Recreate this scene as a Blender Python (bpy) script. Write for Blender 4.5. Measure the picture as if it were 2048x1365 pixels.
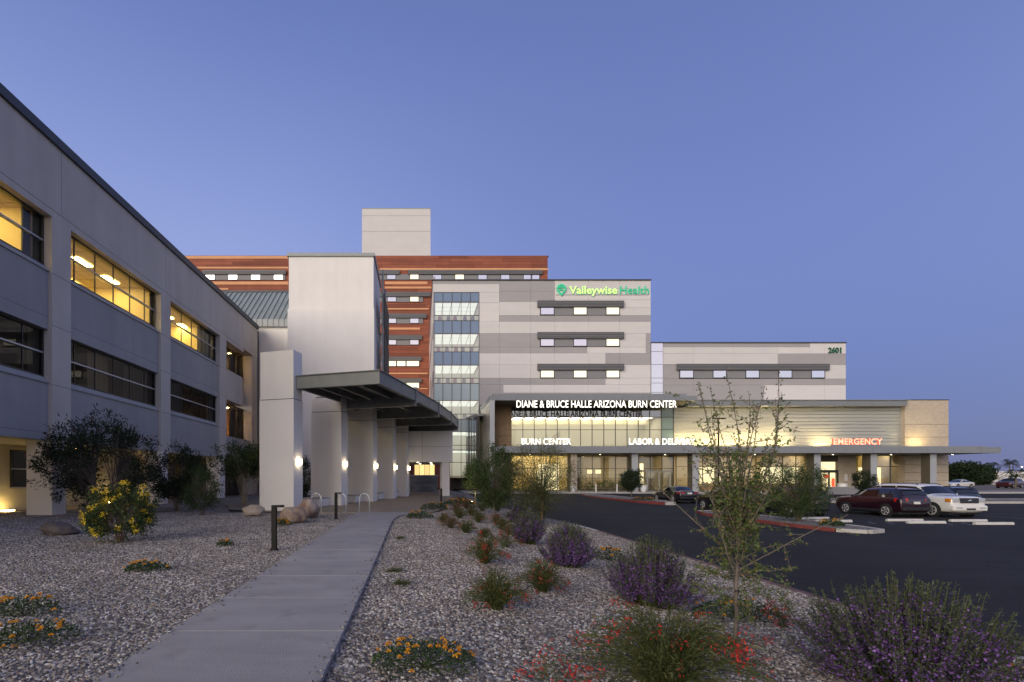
import bpy, bmesh, math, random
import numpy as np
from mathutils import Vector, Matrix
R = math.radians
sc = bpy.context.scene
for o in list(bpy.data.objects): bpy.data.objects.remove(o)
# ---------------------------------------------------------------- camera
CAMH, FPX, VX, HY = 1.65, 967.1, 840.0, 955.0     # eye height, focal length (px), view axis column, horizon row
cam_d = bpy.data.cameras.new('camera'); cam = bpy.data.objects.new('camera', cam_d)
sc.collection.objects.link(cam); sc.camera = cam
cam.location = (0, 0, CAMH); cam.rotation_euler = (R(90), 0, 0)
cam_d.lens = 17.0; cam_d.sensor_width = 36.0
cam_d.shift_x = (1024 - VX) / 2048; cam_d.shift_y = (HY - 682.5) / 2048
cam_d.clip_start = 0.05; cam_d.clip_end = 6000
# ---------------------------------------------------------------- dusk sky and afterglow
SUN_AZ = R(216)         # compass angle of the set sun, clockwise from +Y: behind the camera, to the left
SUN_EL = R(8.0)
w = bpy.data.worlds.new('World'); sc.world = w; w.use_nodes = True
nt = w.node_tree; nt.nodes.clear()
sky = nt.nodes.new('ShaderNodeTexSky'); sky.sky_type = 'NISHITA'; sky.sun_disc = False
sky.sun_elevation = SUN_EL; sky.sun_rotation = SUN_AZ
sky.altitude = 300; sky.air_density = 1.3; sky.dust_density = 0.4; sky.ozone_density = 4.0
def wn(kind, **kw):
    n = nt.nodes.new(kind)
    for k, v in kw.items(): setattr(n, k, v)
    return n
def ramp_node(stops):
    n = wn('ShaderNodeValToRGB'); e = n.color_ramp.elements
    while len(e) < len(stops): e.new(0.5)
    for el, (p, c) in zip(e, stops): el.position = p; el.color = (*c, 1)
    n.color_ramp.interpolation = 'B_SPLINE'
    return n
tc = wn('ShaderNodeTexCoord'); sep = wn('ShaderNodeSeparateXYZ'); nt.links.new(tc.outputs['Generated'], sep.inputs[0])
# dusk gradients by height above the horizon: facing away from the afterglow, across it, towards it
r_anti = ramp_node([(0, (.100, .118, .285)), (.08, (.108, .135, .345)), (.30, (.168, .222, .530)), (.55, (.102, .150, .415)), (1, (.075, .10, .23))])
r_side = ramp_node([(0, (.345, .40, .62)), (.15, (.345, .41, .68)), (.42, (.292, .362, .690)), (.68, (.122, .182, .480)), (1, (.075, .10, .23))])
r_glow = ramp_node([(0, (1.35, .90, .66)), (.12, (1.25, .95, .82)), (.35, (.78, .72, .86)), (.65, (.22, .26, .48)), (1, (.075, .10, .23))])
for r_ in (r_anti, r_side, r_glow): nt.links.new(sep.outputs[2], r_.inputs[0])
dot = wn('ShaderNodeVectorMath', operation='DOT_PRODUCT'); nt.links.new(tc.outputs['Generated'], dot.inputs[0])
dot.inputs[1].default_value = (math.sin(SUN_AZ), math.cos(SUN_AZ), 0)
def span(a, b):
    n = wn('ShaderNodeMapRange', interpolation_type='SMOOTHSTEP'); n.inputs[1].default_value = a; n.inputs[2].default_value = b
    nt.links.new(dot.outputs['Value'], n.inputs[0]); return n
def mixc(a, b, f, mode='MIX'):
    n = wn('ShaderNodeMix', data_type='RGBA', blend_type=mode)
    if isinstance(f, (int, float)): n.inputs[0].default_value = f
    else: nt.links.new(f, n.inputs[0])
    nt.links.new(a, n.inputs[6]); nt.links.new(b, n.inputs[7]); return n.outputs[2]
c1 = mixc(r_anti.outputs[0], r_side.outputs[0], span(-1.10, -0.48).outputs[0])
c2 = mixc(c1, r_glow.outputs[0], span(-0.25, 0.95).outputs[0])
nsc = wn('ShaderNodeVectorMath', operation='SCALE'); nsc.inputs[3].default_value = 0.09; nt.links.new(sky.outputs[0], nsc.inputs[0])
c3 = mixc(c2, nsc.outputs[0], 0.12)
bg = wn('ShaderNodeBackground'); wo = wn('ShaderNodeOutputWorld')
nt.links.new(c3, bg.inputs[0]); nt.links.new(bg.outputs[0], wo.inputs[0])
bg.inputs[1].default_value = 1.0
sun_d = bpy.data.lights.new('sun', 'SUN'); sun = bpy.data.objects.new('sun', sun_d); sc.collection.objects.link(sun)
sun_d.energy = 3.0; sun_d.angle = R(55); sun_d.color = (1.0, 0.90, 0.75)
_el = R(10)
_d = Vector((math.sin(SUN_AZ) * math.cos(_el), math.cos(SUN_AZ) * math.cos(_el), math.sin(_el)))
sun.rotation_euler = _d.to_track_quat('Z', 'Y').to_euler()
vs = sc.view_settings
vs.view_transform = 'Standard'; vs.look = 'None'; vs.gamma = 1.0; vs.use_curve_mapping = False
vs.exposure = 0.22
sc.cycles.use_denoising = True
sc.cycles.max_bounces = 8; sc.cycles.diffuse_bounces = 3; sc.cycles.glossy_bounces = 4
sc.cycles.transparent_max_bounces = 24; sc.cycles.transmission_bounces = 6
sc.cycles.sample_clamp_indirect = 3.0
sc.cycles.caustics_reflective = False; sc.cycles.caustics_refractive = False
# ---------------------------------------------------------------- helpers
random.seed(7); rng = np.random.default_rng(7)
COL = sc.collection
def PX(px, Y): return (px - VX) / FPX * Y          # photo column -> metres across, for a plane at depth Y
def PZ(py, Y): return CAMH + (HY - py) / FPX * Y   # photo row -> metres up, for a plane at depth Y
class MB:
    "collects shapes of ONE mesh"
    def __init__(s): s.v = []; s.f = []; s.m = []; s.smooth = False
    def quad(s, a, b, c, d, m=0):
        n = len(s.v); s.v += [tuple(a), tuple(b), tuple(c), tuple(d)]; s.f.append((n, n+1, n+2, n+3)); s.m.append(m); return s
    def box(s, x0, x1, y0, y1, z0, z1, m=0):
        if x0 > x1: x0, x1 = x1, x0
        if y0 > y1: y0, y1 = y1, y0
        if z0 > z1: z0, z1 = z1, z0
        n = len(s.v)
        s.v += [(x0,y0,z0),(x1,y0,z0),(x1,y1,z0),(x0,y1,z0),(x0,y0,z1),(x1,y0,z1),(x1,y1,z1),(x0,y1,z1)]
        for q in ((0,3,2,1),(4,5,6,7),(0,1,5,4),(1,2,6,5),(2,3,7,6),(3,0,4,7)):
            s.f.append(tuple(n+i for i in q)); s.m.append(m)
        return s
    def prism(s, pts, z0, z1, m=0):
        "vertical prism over plan points (counter-clockwise)"
        n = len(s.v); k = len(pts)
        s.v += [(p[0], p[1], z0) for p in pts] + [(p[0], p[1], z1) for p in pts]
        s.f.append(tuple(n+i for i in reversed(range(k)))); s.f.append(tuple(n+k+i for i in range(k))); s.m += [m, m]
        for i in range(k):
            j = (i+1) % k; s.f.append((n+i, n+j, n+k+j, n+k+i)); s.m.append(m)
        return s
    def xprism(s, prof, x0, x1, m=0):
        "profile of (y, z) points extruded along x"
        n = len(s.v); k = len(prof)
        s.v += [(x0, p[0], p[1]) for p in prof] + [(x1, p[0], p[1]) for p in prof]
        s.f.append(tuple(n+i for i in range(k))); s.f.append(tuple(n+k+i for i in reversed(range(k)))); s.m += [m, m]
        for i in range(k):
            j = (i+1) % k; s.f.append((n+j, n+i, n+k+i, n+k+j)); s.m.append(m)
        return s
    def tube(s, pts, rad, seg=6, m=0, cap=True):
        pts = [Vector(p) for p in pts]; k = len(pts)
        if not hasattr(rad, '__len__'): rad = [rad] * k
        n = len(s.v)
        for i, p in enumerate(pts):
            t = (pts[min(i+1, k-1)] - pts[max(i-1, 0)])
            t = t.normalized() if t.length > 1e-9 else Vector((0, 0, 1))
            a = t.orthogonal().normalized() if i == 0 else (a - t * a.dot(t)).normalized()
            b = t.cross(a)
            for j in range(seg):
                th = 2*math.pi*j/seg; q = p + (a*math.cos(th) + b*math.sin(th)) * rad[i]; s.v.append(tuple(q))
        for i in range(k-1):
            for j in range(seg):
                j2 = (j+1) % seg; s.f.append((n+i*seg+j, n+i*seg+j2, n+(i+1)*seg+j2, n+(i+1)*seg+j)); s.m.append(m)
        if cap:
            s.f.append(tuple(n+j for j in reversed(range(seg)))); s.f.append(tuple(n+(k-1)*seg+j for j in range(seg))); s.m += [m, m]
        return s
    def lathe(s, prof, c=(0,0,0), seg=16, m=0, axis='z', cap=True):
        n = len(s.v); k = len(prof)
        for r, z in prof:
            for j in range(seg):
                th = 2*math.pi*j/seg; a, b = r*math.cos(th), r*math.sin(th)
                s.v.append((c[0]+a, c[1]+b, c[2]+z) if axis == 'z' else (c[0]+z, c[1]+a, c[2]+b))
        for i in range(k-1):
            for j in range(seg):
                j2 = (j+1) % seg; s.f.append((n+i*seg+j, n+i*seg+j2, n+(i+1)*seg+j2, n+(i+1)*seg+j)); s.m.append(m)
        if cap: s.f.append(tuple(n+j for j in reversed(range(seg)))); s.f.append(tuple(n+(k-1)*seg+j for j in range(seg))); s.m += [m, m]
        return s
    def xf(s, mat, start=0):
        s.v[start:] = [tuple(mat @ Vector(p)) for p in s.v[start:]]; return s
    def mesh(s, name, mats):
        me = bpy.data.meshes.new(name); me.from_pydata(s.v, [], s.f)
        for mt in (mats if isinstance(mats, (list, tuple)) else [mats]): me.materials.append(mt)
        if any(s.m): me.polygons.foreach_set('material_index', s.m)
        if s.smooth: me.polygons.foreach_set('use_smooth', [True]*len(me.polygons))
        me.update(); return me
    def build(s, name, mats, parent=None, bevel=0, loc=None):
        o = bpy.data.objects.new(name, s.mesh(name, mats)); COL.objects.link(o)
        if parent is not None: o.parent = parent
        if loc is not None: o.location = loc
        if bevel:
            md = o.modifiers.new('bevel', 'BEVEL'); md.width = bevel; md.segments = 2; md.limit_method = 'ANGLE'
        return o
def tag(o, label=None, cat=None, group=None, kind=None):
    if label: o['label'] = label
    if cat: o['category'] = cat
    if group: o['group'] = group
    if kind: o['kind'] = kind
    return o
def thing(name, label, cat, loc=(0,0,0), rz=0.0, group=None):
    o = bpy.data.objects.new(name, None); COL.objects.link(o); o.empty_display_size = 0.2
    o.location = loc; o.rotation_euler = (0, 0, rz); return tag(o, label, cat, group)
def box(name, mat, parent, x0, x1, y0, y1, z0, z1, bevel=0): return MB().box(x0,x1,y0,y1,z0,z1).build(name, mat, parent, bevel)
def clone(o, parent=None, loc=None, rz=None, label=None):
    c = o.copy(); COL.objects.link(c); c.parent = parent
    if loc is not None: c.location = loc
    if rz is not None: c.rotation_euler = (0, 0, rz)
    if label: c['label'] = label
    for ch in list(o.children): clone(ch, c)
    return c
_unit = {}
def ubox(name, mat, parent, x0, x1, y0, y1, z0, z1):
    "a box that shares one unit mesh per material"
    k = mat.name
    if k not in _unit: _unit[k] = MB().box(-.5,.5,-.5,.5,-.5,.5).mesh('unit_'+k, mat)
    o = bpy.data.objects.new(name, _unit[k]); COL.objects.link(o); o.parent = parent
    o.location = ((x0+x1)/2, (y0+y1)/2, (z0+z1)/2); o.scale = (abs(x1-x0), abs(y1-y0), abs(z1-z0)); return o
# ---------------------------------------------------------------- materials
def lin(r, g, b): return tuple(((c/255+.055)/1.055)**2.4 if c > 10 else c/255/12.92 for c in (r, g, b))
def mat(name, col, rough=.7, var=.0, vscale=1.0, bump=.0, bscale=40.0, metal=.0, emit=None, estr=0.0, spec=.5, stretch=None, dirt=0.0, coat=0.0, orand=0.0):
    m = bpy.data.materials.new(name); m.use_nodes = True; t = m.node_tree; b = t.nodes['Principled BSDF']
    b.inputs['Base Color'].default_value = (*col, 1); b.inputs['Roughness'].default_value = rough
    b.inputs['Metallic'].default_value = metal; b.inputs['Specular IOR Level'].default_value = spec
    b.inputs['Coat Weight'].default_value = coat; b.inputs['Coat Roughness'].default_value = .05
    N = t.nodes.new; L = t.links.new
    tcn = N('ShaderNodeTexCoord'); geo = N('ShaderNodeNewGeometry'); src = geo.outputs['Position']
    if stretch:
        mp = N('ShaderNodeMapping'); mp.inputs['Scale'].default_value = stretch; L(src, mp.inputs[0]); src = mp.outputs[0]
    if var or dirt:
        n1 = N('ShaderNodeTexNoise'); n1.inputs['Scale'].default_value = vscale; n1.inputs['Detail'].default_value = 6; n1.inputs['Roughness'].default_value = .6
        L(src, n1.inputs['Vector'])
        mr = N('ShaderNodeMapRange'); mr.inputs[1].default_value = .3; mr.inputs[2].default_value = .7
        mr.inputs[3].default_value = 1-var; mr.inputs[4].default_value = 1+var; L(n1.outputs[0], mr.inputs[0])
        sc_ = N('ShaderNodeVectorMath'); sc_.operation = 'SCALE'; sc_.inputs[0].default_value = col; L(mr.outputs[0], sc_.inputs[3])
        out = sc_.outputs[0]
        if dirt:
            n2 = N('ShaderNodeTexNoise'); n2.inputs['Scale'].default_value = 1.0; n2.inputs['Detail'].default_value = 8
            mp2 = N('ShaderNodeMapping'); mp2.inputs['Scale'].default_value = (1.3, 1.3, .12); L(geo.outputs['Position'], mp2.inputs[0]); L(mp2.outputs[0], n2.inputs['Vector'])
            mr2 = N('ShaderNodeMapRange'); mr2.inputs[1].default_value = .42; mr2.inputs[2].default_value = .72; mr2.inputs[3].default_value = 1; mr2.inputs[4].default_value = 1-dirt
            L(n2.outputs[0], mr2.inputs[0]); s2 = N('ShaderNodeVectorMath'); s2.operation = 'SCALE'; L(out, s2.inputs[0]); L(mr2.outputs[0], s2.inputs[3]); out = s2.outputs[0]
        L(out, b.inputs['Base Color'])
    if orand:
        oi = N('ShaderNodeObjectInfo'); mo = N('ShaderNodeMapRange'); mo.inputs[3].default_value = 1-orand; mo.inputs[4].default_value = 1+orand; L(oi.outputs['Random'], mo.inputs[0])
        so = N('ShaderNodeVectorMath'); so.operation = 'SCALE'; L(mo.outputs[0], so.inputs[3])
        if b.inputs['Base Color'].links: L(b.inputs['Base Color'].links[0].from_socket, so.inputs[0])
        else: so.inputs[0].default_value = col
        L(so.outputs[0], b.inputs['Base Color'])
    if bump:
        n3 = N('ShaderNodeTexNoise'); n3.inputs['Scale'].default_value = bscale; n3.inputs['Detail'].default_value = 5; L(geo.outputs['Position'], n3.inputs['Vector'])
        bp = N('ShaderNodeBump'); bp.inputs['Strength'].default_value = bump; bp.inputs['Distance'].default_value = .02; L(n3.outputs[0], bp.inputs['Height']); L(bp.outputs[0], b.inputs['Normal'])
    if emit:
        b.inputs['Emission Color'].default_value = (*emit, 1); b.inputs['Emission Strength'].default_value = estr
    return m
def glass(name, tint=(.9,.95,.93), refl=.12, trans=1.0, rough=0.0, ior=1.5):
    "thin architectural glass: see-through plus a mirror layer that grows at grazing angles"
    m = bpy.data.materials.new(name); m.use_nodes = True; t = m.node_tree; t.nodes.clear(); N = t.nodes.new; L = t.links.new
    tr = N('ShaderNodeBsdfTransparent'); tr.inputs[0].default_value = (tint[0]*trans, tint[1]*trans, tint[2]*trans, 1)
    gl = N('ShaderNodeBsdfGlossy'); gl.inputs['Roughness'].default_value = rough; gl.inputs[0].default_value = (.95,.97,1,1)
    fr = N('ShaderNodeFresnel'); fr.inputs[0].default_value = ior
    mr = N('ShaderNodeMapRange'); mr.inputs[1].default_value = .04; mr.inputs[2].default_value = 1; mr.inputs[3].default_value = refl; mr.inputs[4].default_value = 1
    L(fr.outputs[0], mr.inputs[0]); mx = N('ShaderNodeMixShader'); L(mr.outputs[0], mx.inputs[0]); L(tr.outputs[0], mx.inputs[1]); L(gl.outputs[0], mx.inputs[2])
    o = N('ShaderNodeOutputMaterial'); L(mx.outputs[0], o.inputs[0]); return m
def lamp_mat(name, col, s):
    m = bpy.data.materials.new(name); m.use_nodes = True; t = m.node_tree; t.nodes.clear()
    e = t.nodes.new('ShaderNodeEmission'); e.inputs[0].default_value = (*col, 1); e.inputs[1].default_value = s
    o = t.nodes.new('ShaderNodeOutputMaterial'); t.links.new(e.outputs[0], o.inputs[0]); return m
def brick_mat(name, c1, c2, cm, bw, bh, axis='xz', mortar=.012, bump=.6):
    m = bpy.data.materials.new(name); m.use_nodes = True; t = m.node_tree; b = t.nodes['Principled BSDF']; N = t.nodes.new; L = t.links.new
    geo = N('ShaderNodeNewGeometry'); sp = N('ShaderNodeSeparateXYZ'); L(geo.outputs['Position'], sp.inputs[0]); cb = N('ShaderNodeCombineXYZ')
    ad = N('ShaderNodeMath'); ad.operation = 'ADD'; L(sp.outputs[0], ad.inputs[0]); L(sp.outputs[1], ad.inputs[1]); L(ad.outputs[0], cb.inputs[0]); L(sp.outputs[2], cb.inputs[1])
    br = N('ShaderNodeTexBrick'); br.inputs['Color1'].default_value = (*c1,1); br.inputs['Color2'].default_value = (*c2,1); br.inputs['Mortar'].default_value = (*cm,1)
    br.inputs['Scale'].default_value = 1; br.inputs['Brick Width'].default_value = bw; br.inputs['Row Height'].default_value = bh; br.inputs['Mortar Size'].default_value = mortar
    L(cb.outputs[0], br.inputs['Vector']); L(br.outputs['Color'], b.inputs['Base Color']); b.inputs['Roughness'].default_value = .9
    bp = N('ShaderNodeBump'); bp.inputs['Strength'].default_value = bump; bp.inputs['Distance'].default_value = .01; bp.invert = True; L(br.outputs['Fac'], bp.inputs['Height']); L(bp.outputs[0], b.inputs['Normal'])
    return m
def broom(m, amt=.07):
    "fine brushed streaks across a concrete slab, in tone and relief, plus small stains"
    t = m.node_tree; b = t.nodes['Principled BSDF']; N = t.nodes.new; L = t.links.new
    g = N('ShaderNodeNewGeometry'); out = b.inputs['Base Color'].links[0].from_socket
    for sc_, lo, hi, k in (((1.2,70,1), .35, .65, amt), ((2.3,2.3,1), .58, .72, .16), ((.5,3.5,1), .35, .65, .06)):
        mp = N('ShaderNodeMapping'); mp.inputs['Scale'].default_value = sc_; L(g.outputs['Position'], mp.inputs[0]); n = N('ShaderNodeTexNoise'); n.inputs['Scale'].default_value = 1; n.inputs['Detail'].default_value = 5; L(mp.outputs[0], n.inputs['Vector'])
        r = N('ShaderNodeMapRange'); r.inputs[1].default_value = lo; r.inputs[2].default_value = hi; r.inputs[3].default_value = 1+k*.4; r.inputs[4].default_value = 1-k; L(n.outputs[0], r.inputs[0])
        s = N('ShaderNodeVectorMath'); s.operation = 'SCALE'; L(out, s.inputs[0]); L(r.outputs[0], s.inputs[3]); out = s.outputs[0]
    L(out, b.inputs['Base Color'])
def asphalt_mat():
    "worn asphalt: stone speckle, broad patches, darker oily spots, hairline cracks"
    m = bpy.data.materials.new('asphalt'); m.use_nodes = True; t = m.node_tree; b = t.nodes['Principled BSDF']; N = t.nodes.new; L = t.links.new; g = N('ShaderNodeNewGeometry'); out = None
    for sc_, lo, hi, a0, a1 in ((55, .35, .68, .7, 1.7), (.22, .35, .65, .80, 1.25), (1.3, .60, .75, 1.0, .55), ((.12,1.6,1), .4, .7, 1.0, 1.28)):
        mp = N('ShaderNodeMapping'); mp.inputs['Scale'].default_value = sc_ if isinstance(sc_, tuple) else (sc_,)*3; L(g.outputs['Position'], mp.inputs[0]); n = N('ShaderNodeTexNoise'); n.inputs['Scale'].default_value = 1; n.inputs['Detail'].default_value = 4; L(mp.outputs[0], n.inputs['Vector'])
        r = N('ShaderNodeMapRange'); r.inputs[1].default_value = lo; r.inputs[2].default_value = hi; r.inputs[3].default_value = a0; r.inputs[4].default_value = a1; L(n.outputs[0], r.inputs[0])
        s = N('ShaderNodeVectorMath'); s.operation = 'SCALE'; L(r.outputs[0], s.inputs[3])
        if out is None: s.inputs[0].default_value = (.0135,.0135,.0148)
        else: L(out, s.inputs[0])
        out = s.outputs[0]
    v = N('ShaderNodeTexVoronoi'); v.feature = 'DISTANCE_TO_EDGE'; v.inputs['Scale'].default_value = .22; nz = N('ShaderNodeTexNoise'); nz.inputs['Scale'].default_value = 1.1; nz.inputs['Detail'].default_value = 4; ad = N('ShaderNodeVectorMath'); ad.operation = 'ADD'; L(g.outputs['Position'], ad.inputs[0]); L(nz.outputs['Color'], ad.inputs[1]); L(g.outputs['Position'], nz.inputs['Vector']); L(ad.outputs[0], v.inputs['Vector'])
    r = N('ShaderNodeMapRange'); r.inputs[1].default_value = .0; r.inputs[2].default_value = .006; r.inputs[3].default_value = .45; r.inputs[4].default_value = 1; L(v.outputs['Distance'], r.inputs[0]); s = N('ShaderNodeVectorMath'); s.operation = 'SCALE'; L(out, s.inputs[0]); L(r.outputs[0], s.inputs[3]); L(s.outputs[0], b.inputs['Base Color'])
    b.inputs['Roughness'].default_value = .88; b.inputs['Specular IOR Level'].default_value = .3; n3 = N('ShaderNodeTexNoise'); n3.inputs['Scale'].default_value = 110; L(g.outputs['Position'], n3.inputs['Vector']); bp = N('ShaderNodeBump'); bp.inputs['Strength'].default_value = .5; bp.inputs['Distance'].default_value = .02; L(n3.outputs[0], bp.inputs['Height']); L(bp.outputs[0], b.inputs['Normal'])
    return m
M = {}
M['stucco'] = mat('stucco_white', (.79,.755,.715), .9, .03, .6, .25, 60, dirt=.045)
M['stucco_grey'] = mat('stucco_grey', (.52,.485,.445), .9, .06, .5, .3, 60, dirt=.10)
M['stucco_dark'] = mat('stucco_blue_grey', (.335,.335,.34), .9, .06, .5, .3, 60, dirt=.09)
M['coping'] = mat('coping_dark', (.055,.06,.075), .5, .1, 2)
M['coping_light'] = mat('coping_grey', (.30,.32,.32), .5, .08, 2)
M['steel_grey'] = mat('painted_steel_grey', (.17,.18,.18), .5, .1, 1.5, .05, 8, dirt=.15)
M['steel_under'] = mat('canopy_deck_grey', (.20,.205,.205), .6, .1, 2)
M['frame'] = mat('window_frame_dark', (.035,.033,.032), .45)
M['mullion'] = mat('mullion_bronze', (.10,.095,.085), .4, metal=.3)
M['alu'] = mat('aluminium_panel', (.42,.43,.44), .42, .04, 1.5, metal=.35)
M['metal_lt'] = mat('siding_metal', (.42,.42,.38), .45, metal=.3, orand=.04)
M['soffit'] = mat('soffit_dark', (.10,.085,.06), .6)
M['fascia'] = mat('fascia_grey', (.24,.25,.26), .45, .05, 1.0, metal=.2)
M['pan_l'] = mat('panel_light', (.62,.585,.565), .75, .035, .35, stretch=(1,1,3))
M['pan_l2'] = mat('panel_lighter', (.66,.62,.60), .75, .03, .35, stretch=(1,1,3))
M['pan_g'] = mat('panel_grey', (.36,.34,.34), .75, .04, .35, stretch=(1,1,3))
M['pan_d'] = mat('panel_dark', (.22,.215,.22), .7, .04, .35)
M['shade'] = mat('sunshade_grey', (.105,.105,.11), .5, .05, 1)
M['terra'] = mat('terracotta', (.285,.085,.046), .8, .10, .35, .1, 30, orand=.18)
M['terra2'] = mat('terracotta_deep', (.235,.068,.038), .8, .10, .35, .1, 30, orand=.18)
M['terra_o'] = mat('terracotta_orange', (.68,.34,.17), .8, .08, .35, .1, 30)
M['roof_green'] = mat('seam_roof', (.33,.375,.35), .45, .06, .6, metal=.2, dirt=.15)
M['glass'] = glass('glass_clear', (.92,.95,.92), .04, ior=1.3)
M['glass_dark'] = glass('glass_dark', (.62,.58,.5), .04, ior=1.25)
M['glass_sky'] = glass('glass_mirror', (.75,.78,.8), .62)
M['glass_half'] = glass('glass_half_mirror', (.85,.88,.86), .40)
M['glass_cw'] = glass('glass_curtain', (.82,.92,.93), .28)
M['spandrel'] = mat('spandrel_blue', (.16,.23,.34), .12, .05, .3, spec=.8)
M['spandrel_p'] = mat('spandrel_pale', (.34,.42,.45), .12, .05, .3, spec=.8)
M['int_yellow'] = mat('room_wall_yellow', (.74,.60,.32), .9)
M['int_cream'] = mat('room_wall_cream', (.72,.64,.46), .9)
M['int_white'] = mat('room_wall_white', (.74,.71,.62), .9)
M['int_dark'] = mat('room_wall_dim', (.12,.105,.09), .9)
M['int_ceil'] = mat('ceiling_tile', (.72,.62,.38), .9)
M['int_grid'] = mat('ceiling_grid', (.42,.35,.2), .9)
M['floor_in'] = mat('room_floor', (.25,.2,.14), .6)
M['lamp_warm'] = lamp_mat('lamp_warm', (1, .70, .26), 9)
M['lamp_room'] = lamp_mat('lamp_room', (1, .73, .25), 30)
M['lamp_hosp'] = lamp_mat('lamp_hospital', (1, .95, .78), .95)
M['lamp_sconce'] = lamp_mat('lamp_sconce', (1, .80, .48), 16)
M['lamp_spot'] = lamp_mat('lamp_downlight', (1, .85, .55), 12)
M['sign_white'] = lamp_mat('sign_white', (1, .96, .86), 1.9)
M['sign_back'] = mat('sign_letter_back', (.02,.02,.02), .6)
M['sign_red'] = mat('sign_red', (.55,.03,.015), .5, emit=(1,.12,.05), estr=.9)
M['sign_red_glow'] = lamp_mat('sign_red_face', (1, .52, .34), 1.5)
M['sign_green'] = mat('sign_green', (.02,.32,.16), .5, emit=(.06,.62,.34), estr=.42)
M['sign_lime'] = lamp_mat('sign_lime', (.74, 1.0, .30), 1.15)
M['brick'] = brick_mat('brick_tan', (.54,.45,.345), (.46,.38,.29), (.36,.31,.25), .4, .2)
M['brick_w'] = brick_mat('brick_warm', (.36,.24,.14), (.28,.18,.105), (.2,.15,.1), .4, .2)
M['block'] = brick_mat('block_grey', (.20,.195,.19), (.13,.127,.125), (.1,.1,.1), .6, .3)
M['conc'] = mat('sidewalk_concrete', (.31,.292,.28), .85, .10, 1.2, .45, 90, orand=.05); broom(M['conc'])
M['conc_tan'] = mat('plaza_concrete', (.25,.205,.155), .85, .12, 1.0, .3, 60, orand=.08)
M['asphalt'] = asphalt_mat() if True else mat('asphalt', (.0145,.0145,.016), .9, .3, .45, .5, 120, spec=.3)
M['kerb'] = mat('kerb_concrete', (.42,.40,.37), .85, .12, 2, .3, 50)
M['kerb_red'] = mat('kerb_red_paint', (.20,.042,.036), .75, .2, 4, .3, 50)
M['kerb_faded'] = mat('kerb_red_faded', (.15,.085,.085), .85, .25, 3, .4, 60)
M['paint_white'] = mat('worn_marking', (.16,.16,.165), .8, .4, 5)
M['stop_conc'] = mat('wheel_stop_concrete', (.52,.50,.47), .85, .1, 4, .2, 50)
M['bollard'] = mat('bollard_bronze', (.010,.009,.008), .6, .1, 6, spec=.2)
M['galv'] = mat('galvanised_steel', (.50,.51,.52), .38, .08, 8, metal=.35)
M['white_paint'] = mat('white_paint', (.72,.72,.70), .5)
M['black'] = mat('black_plastic', (.015,.015,.016), .5)
# ---------------------------------------------------------------- ground, paths, lot
def interp(tab, y): return float(np.interp(y, [t[0] for t in tab], [t[1] for t in tab]))
SW_L = [(-2,-2.6),(3.9,-2.63),(5.5,-2.69),(9.4,-2.73),(12,-2.78),(18.8,-2.91),(23,-2.98)]
SW_R = [(-2,-.78),(3.9,-.80),(5.7,-.82),(8.9,-.87),(16.4,-1.02),(19,-1.04),(20.3,-.95),(21.4,-.62),(22.2,-.15),(22.8,.45)]
KERBX = [(-10,7.44),(20,7.44),(23,7.35),(27,6.9),(33,6.1),(40,5.7),(60.5,5.6)]
def lot_z(y): return -0.70 + 0.32 * min(max((y - 30) / 31, 0), 1)
def sstep(t): t = min(max(t, 0), 1); return t*t*(3-2*t)
def hash_noise(x, y): return .5*(math.sin(x*1.7+y*.9)+math.sin(x*.6-y*1.9+1.3)) * .5
def bed_z(x, y):
    if y < 22.8: xr = interp(SW_R, y)
    else: xr = interp([(22.8,.45),(26,1.4),(30,1.6),(42,2.9),(60,3.2)], y)
    if x <= xr: return -.02 + .012*hash_noise(x*1.1, y*1.1) - .02
    xk = interp(KERBX, y) - .1; zk = lot_z(y) + .145
    t = (x - xr) / (xk - xr)
    return -.04 + (zk + .02)*sstep(t*.95) + .02*hash_noise(x*1.3, y*1.3) * (1-abs(2*t-1)) + .05*math.sin(min(max(t,0),1)*math.pi)
def gravel_mat(name, scale=24.0):
    m = bpy.data.materials.new(name); m.use_nodes = True; t = m.node_tree; b = t.nodes['Principled BSDF']; N = t.nodes.new; L = t.links.new
    geo = N('ShaderNodeNewGeometry'); vo = N('ShaderNodeTexVoronoi'); vo.inputs['Scale'].default_value = scale; L(geo.outputs['Position'], vo.inputs['Vector'])
    sp = N('ShaderNodeSeparateColor'); L(vo.outputs['Color'], sp.inputs[0]); cr = N('ShaderNodeValToRGB'); e = cr.color_ramp.elements
    for p, c in ((.25,(.10,.085,.075)),(.45,(.165,.148,.132)),(.65,(.225,.20,.178)),(.82,(.30,.275,.25))): q = e.new(p); q.color = (*c,1)
    e[0].color = (.10,.085,.08,1); e[-1].color = (.50,.48,.47,1); L(sp.outputs[0], cr.inputs[0])
    ns = N('ShaderNodeTexNoise'); ns.inputs['Scale'].default_value = .7; ns.inputs['Detail'].default_value = 4; L(geo.outputs['Position'], ns.inputs['Vector'])
    mr = N('ShaderNodeMapRange'); mr.inputs[1].default_value = .3; mr.inputs[2].default_value = .7; mr.inputs[3].default_value = .82; mr.inputs[4].default_value = 1.12; L(ns.outputs[0], mr.inputs[0])
    s = N('ShaderNodeVectorMath'); s.operation = 'SCALE'; L(cr.outputs[0], s.inputs[0]); L(mr.outputs[0], s.inputs[3]); L(s.outputs[0], b.inputs['Base Color'])
    b.inputs['Roughness'].default_value = .9
    bp = N('ShaderNodeBump'); bp.inputs['Strength'].default_value = 1; bp.inputs['Distance'].default_value = .03; bp.invert = True; L(vo.outputs['Distance'], bp.inputs['Height']); L(bp.outputs[0], b.inputs['Normal'])
    return m
M['gravel'] = gravel_mat('gravel_ground', 22.0)
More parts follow.
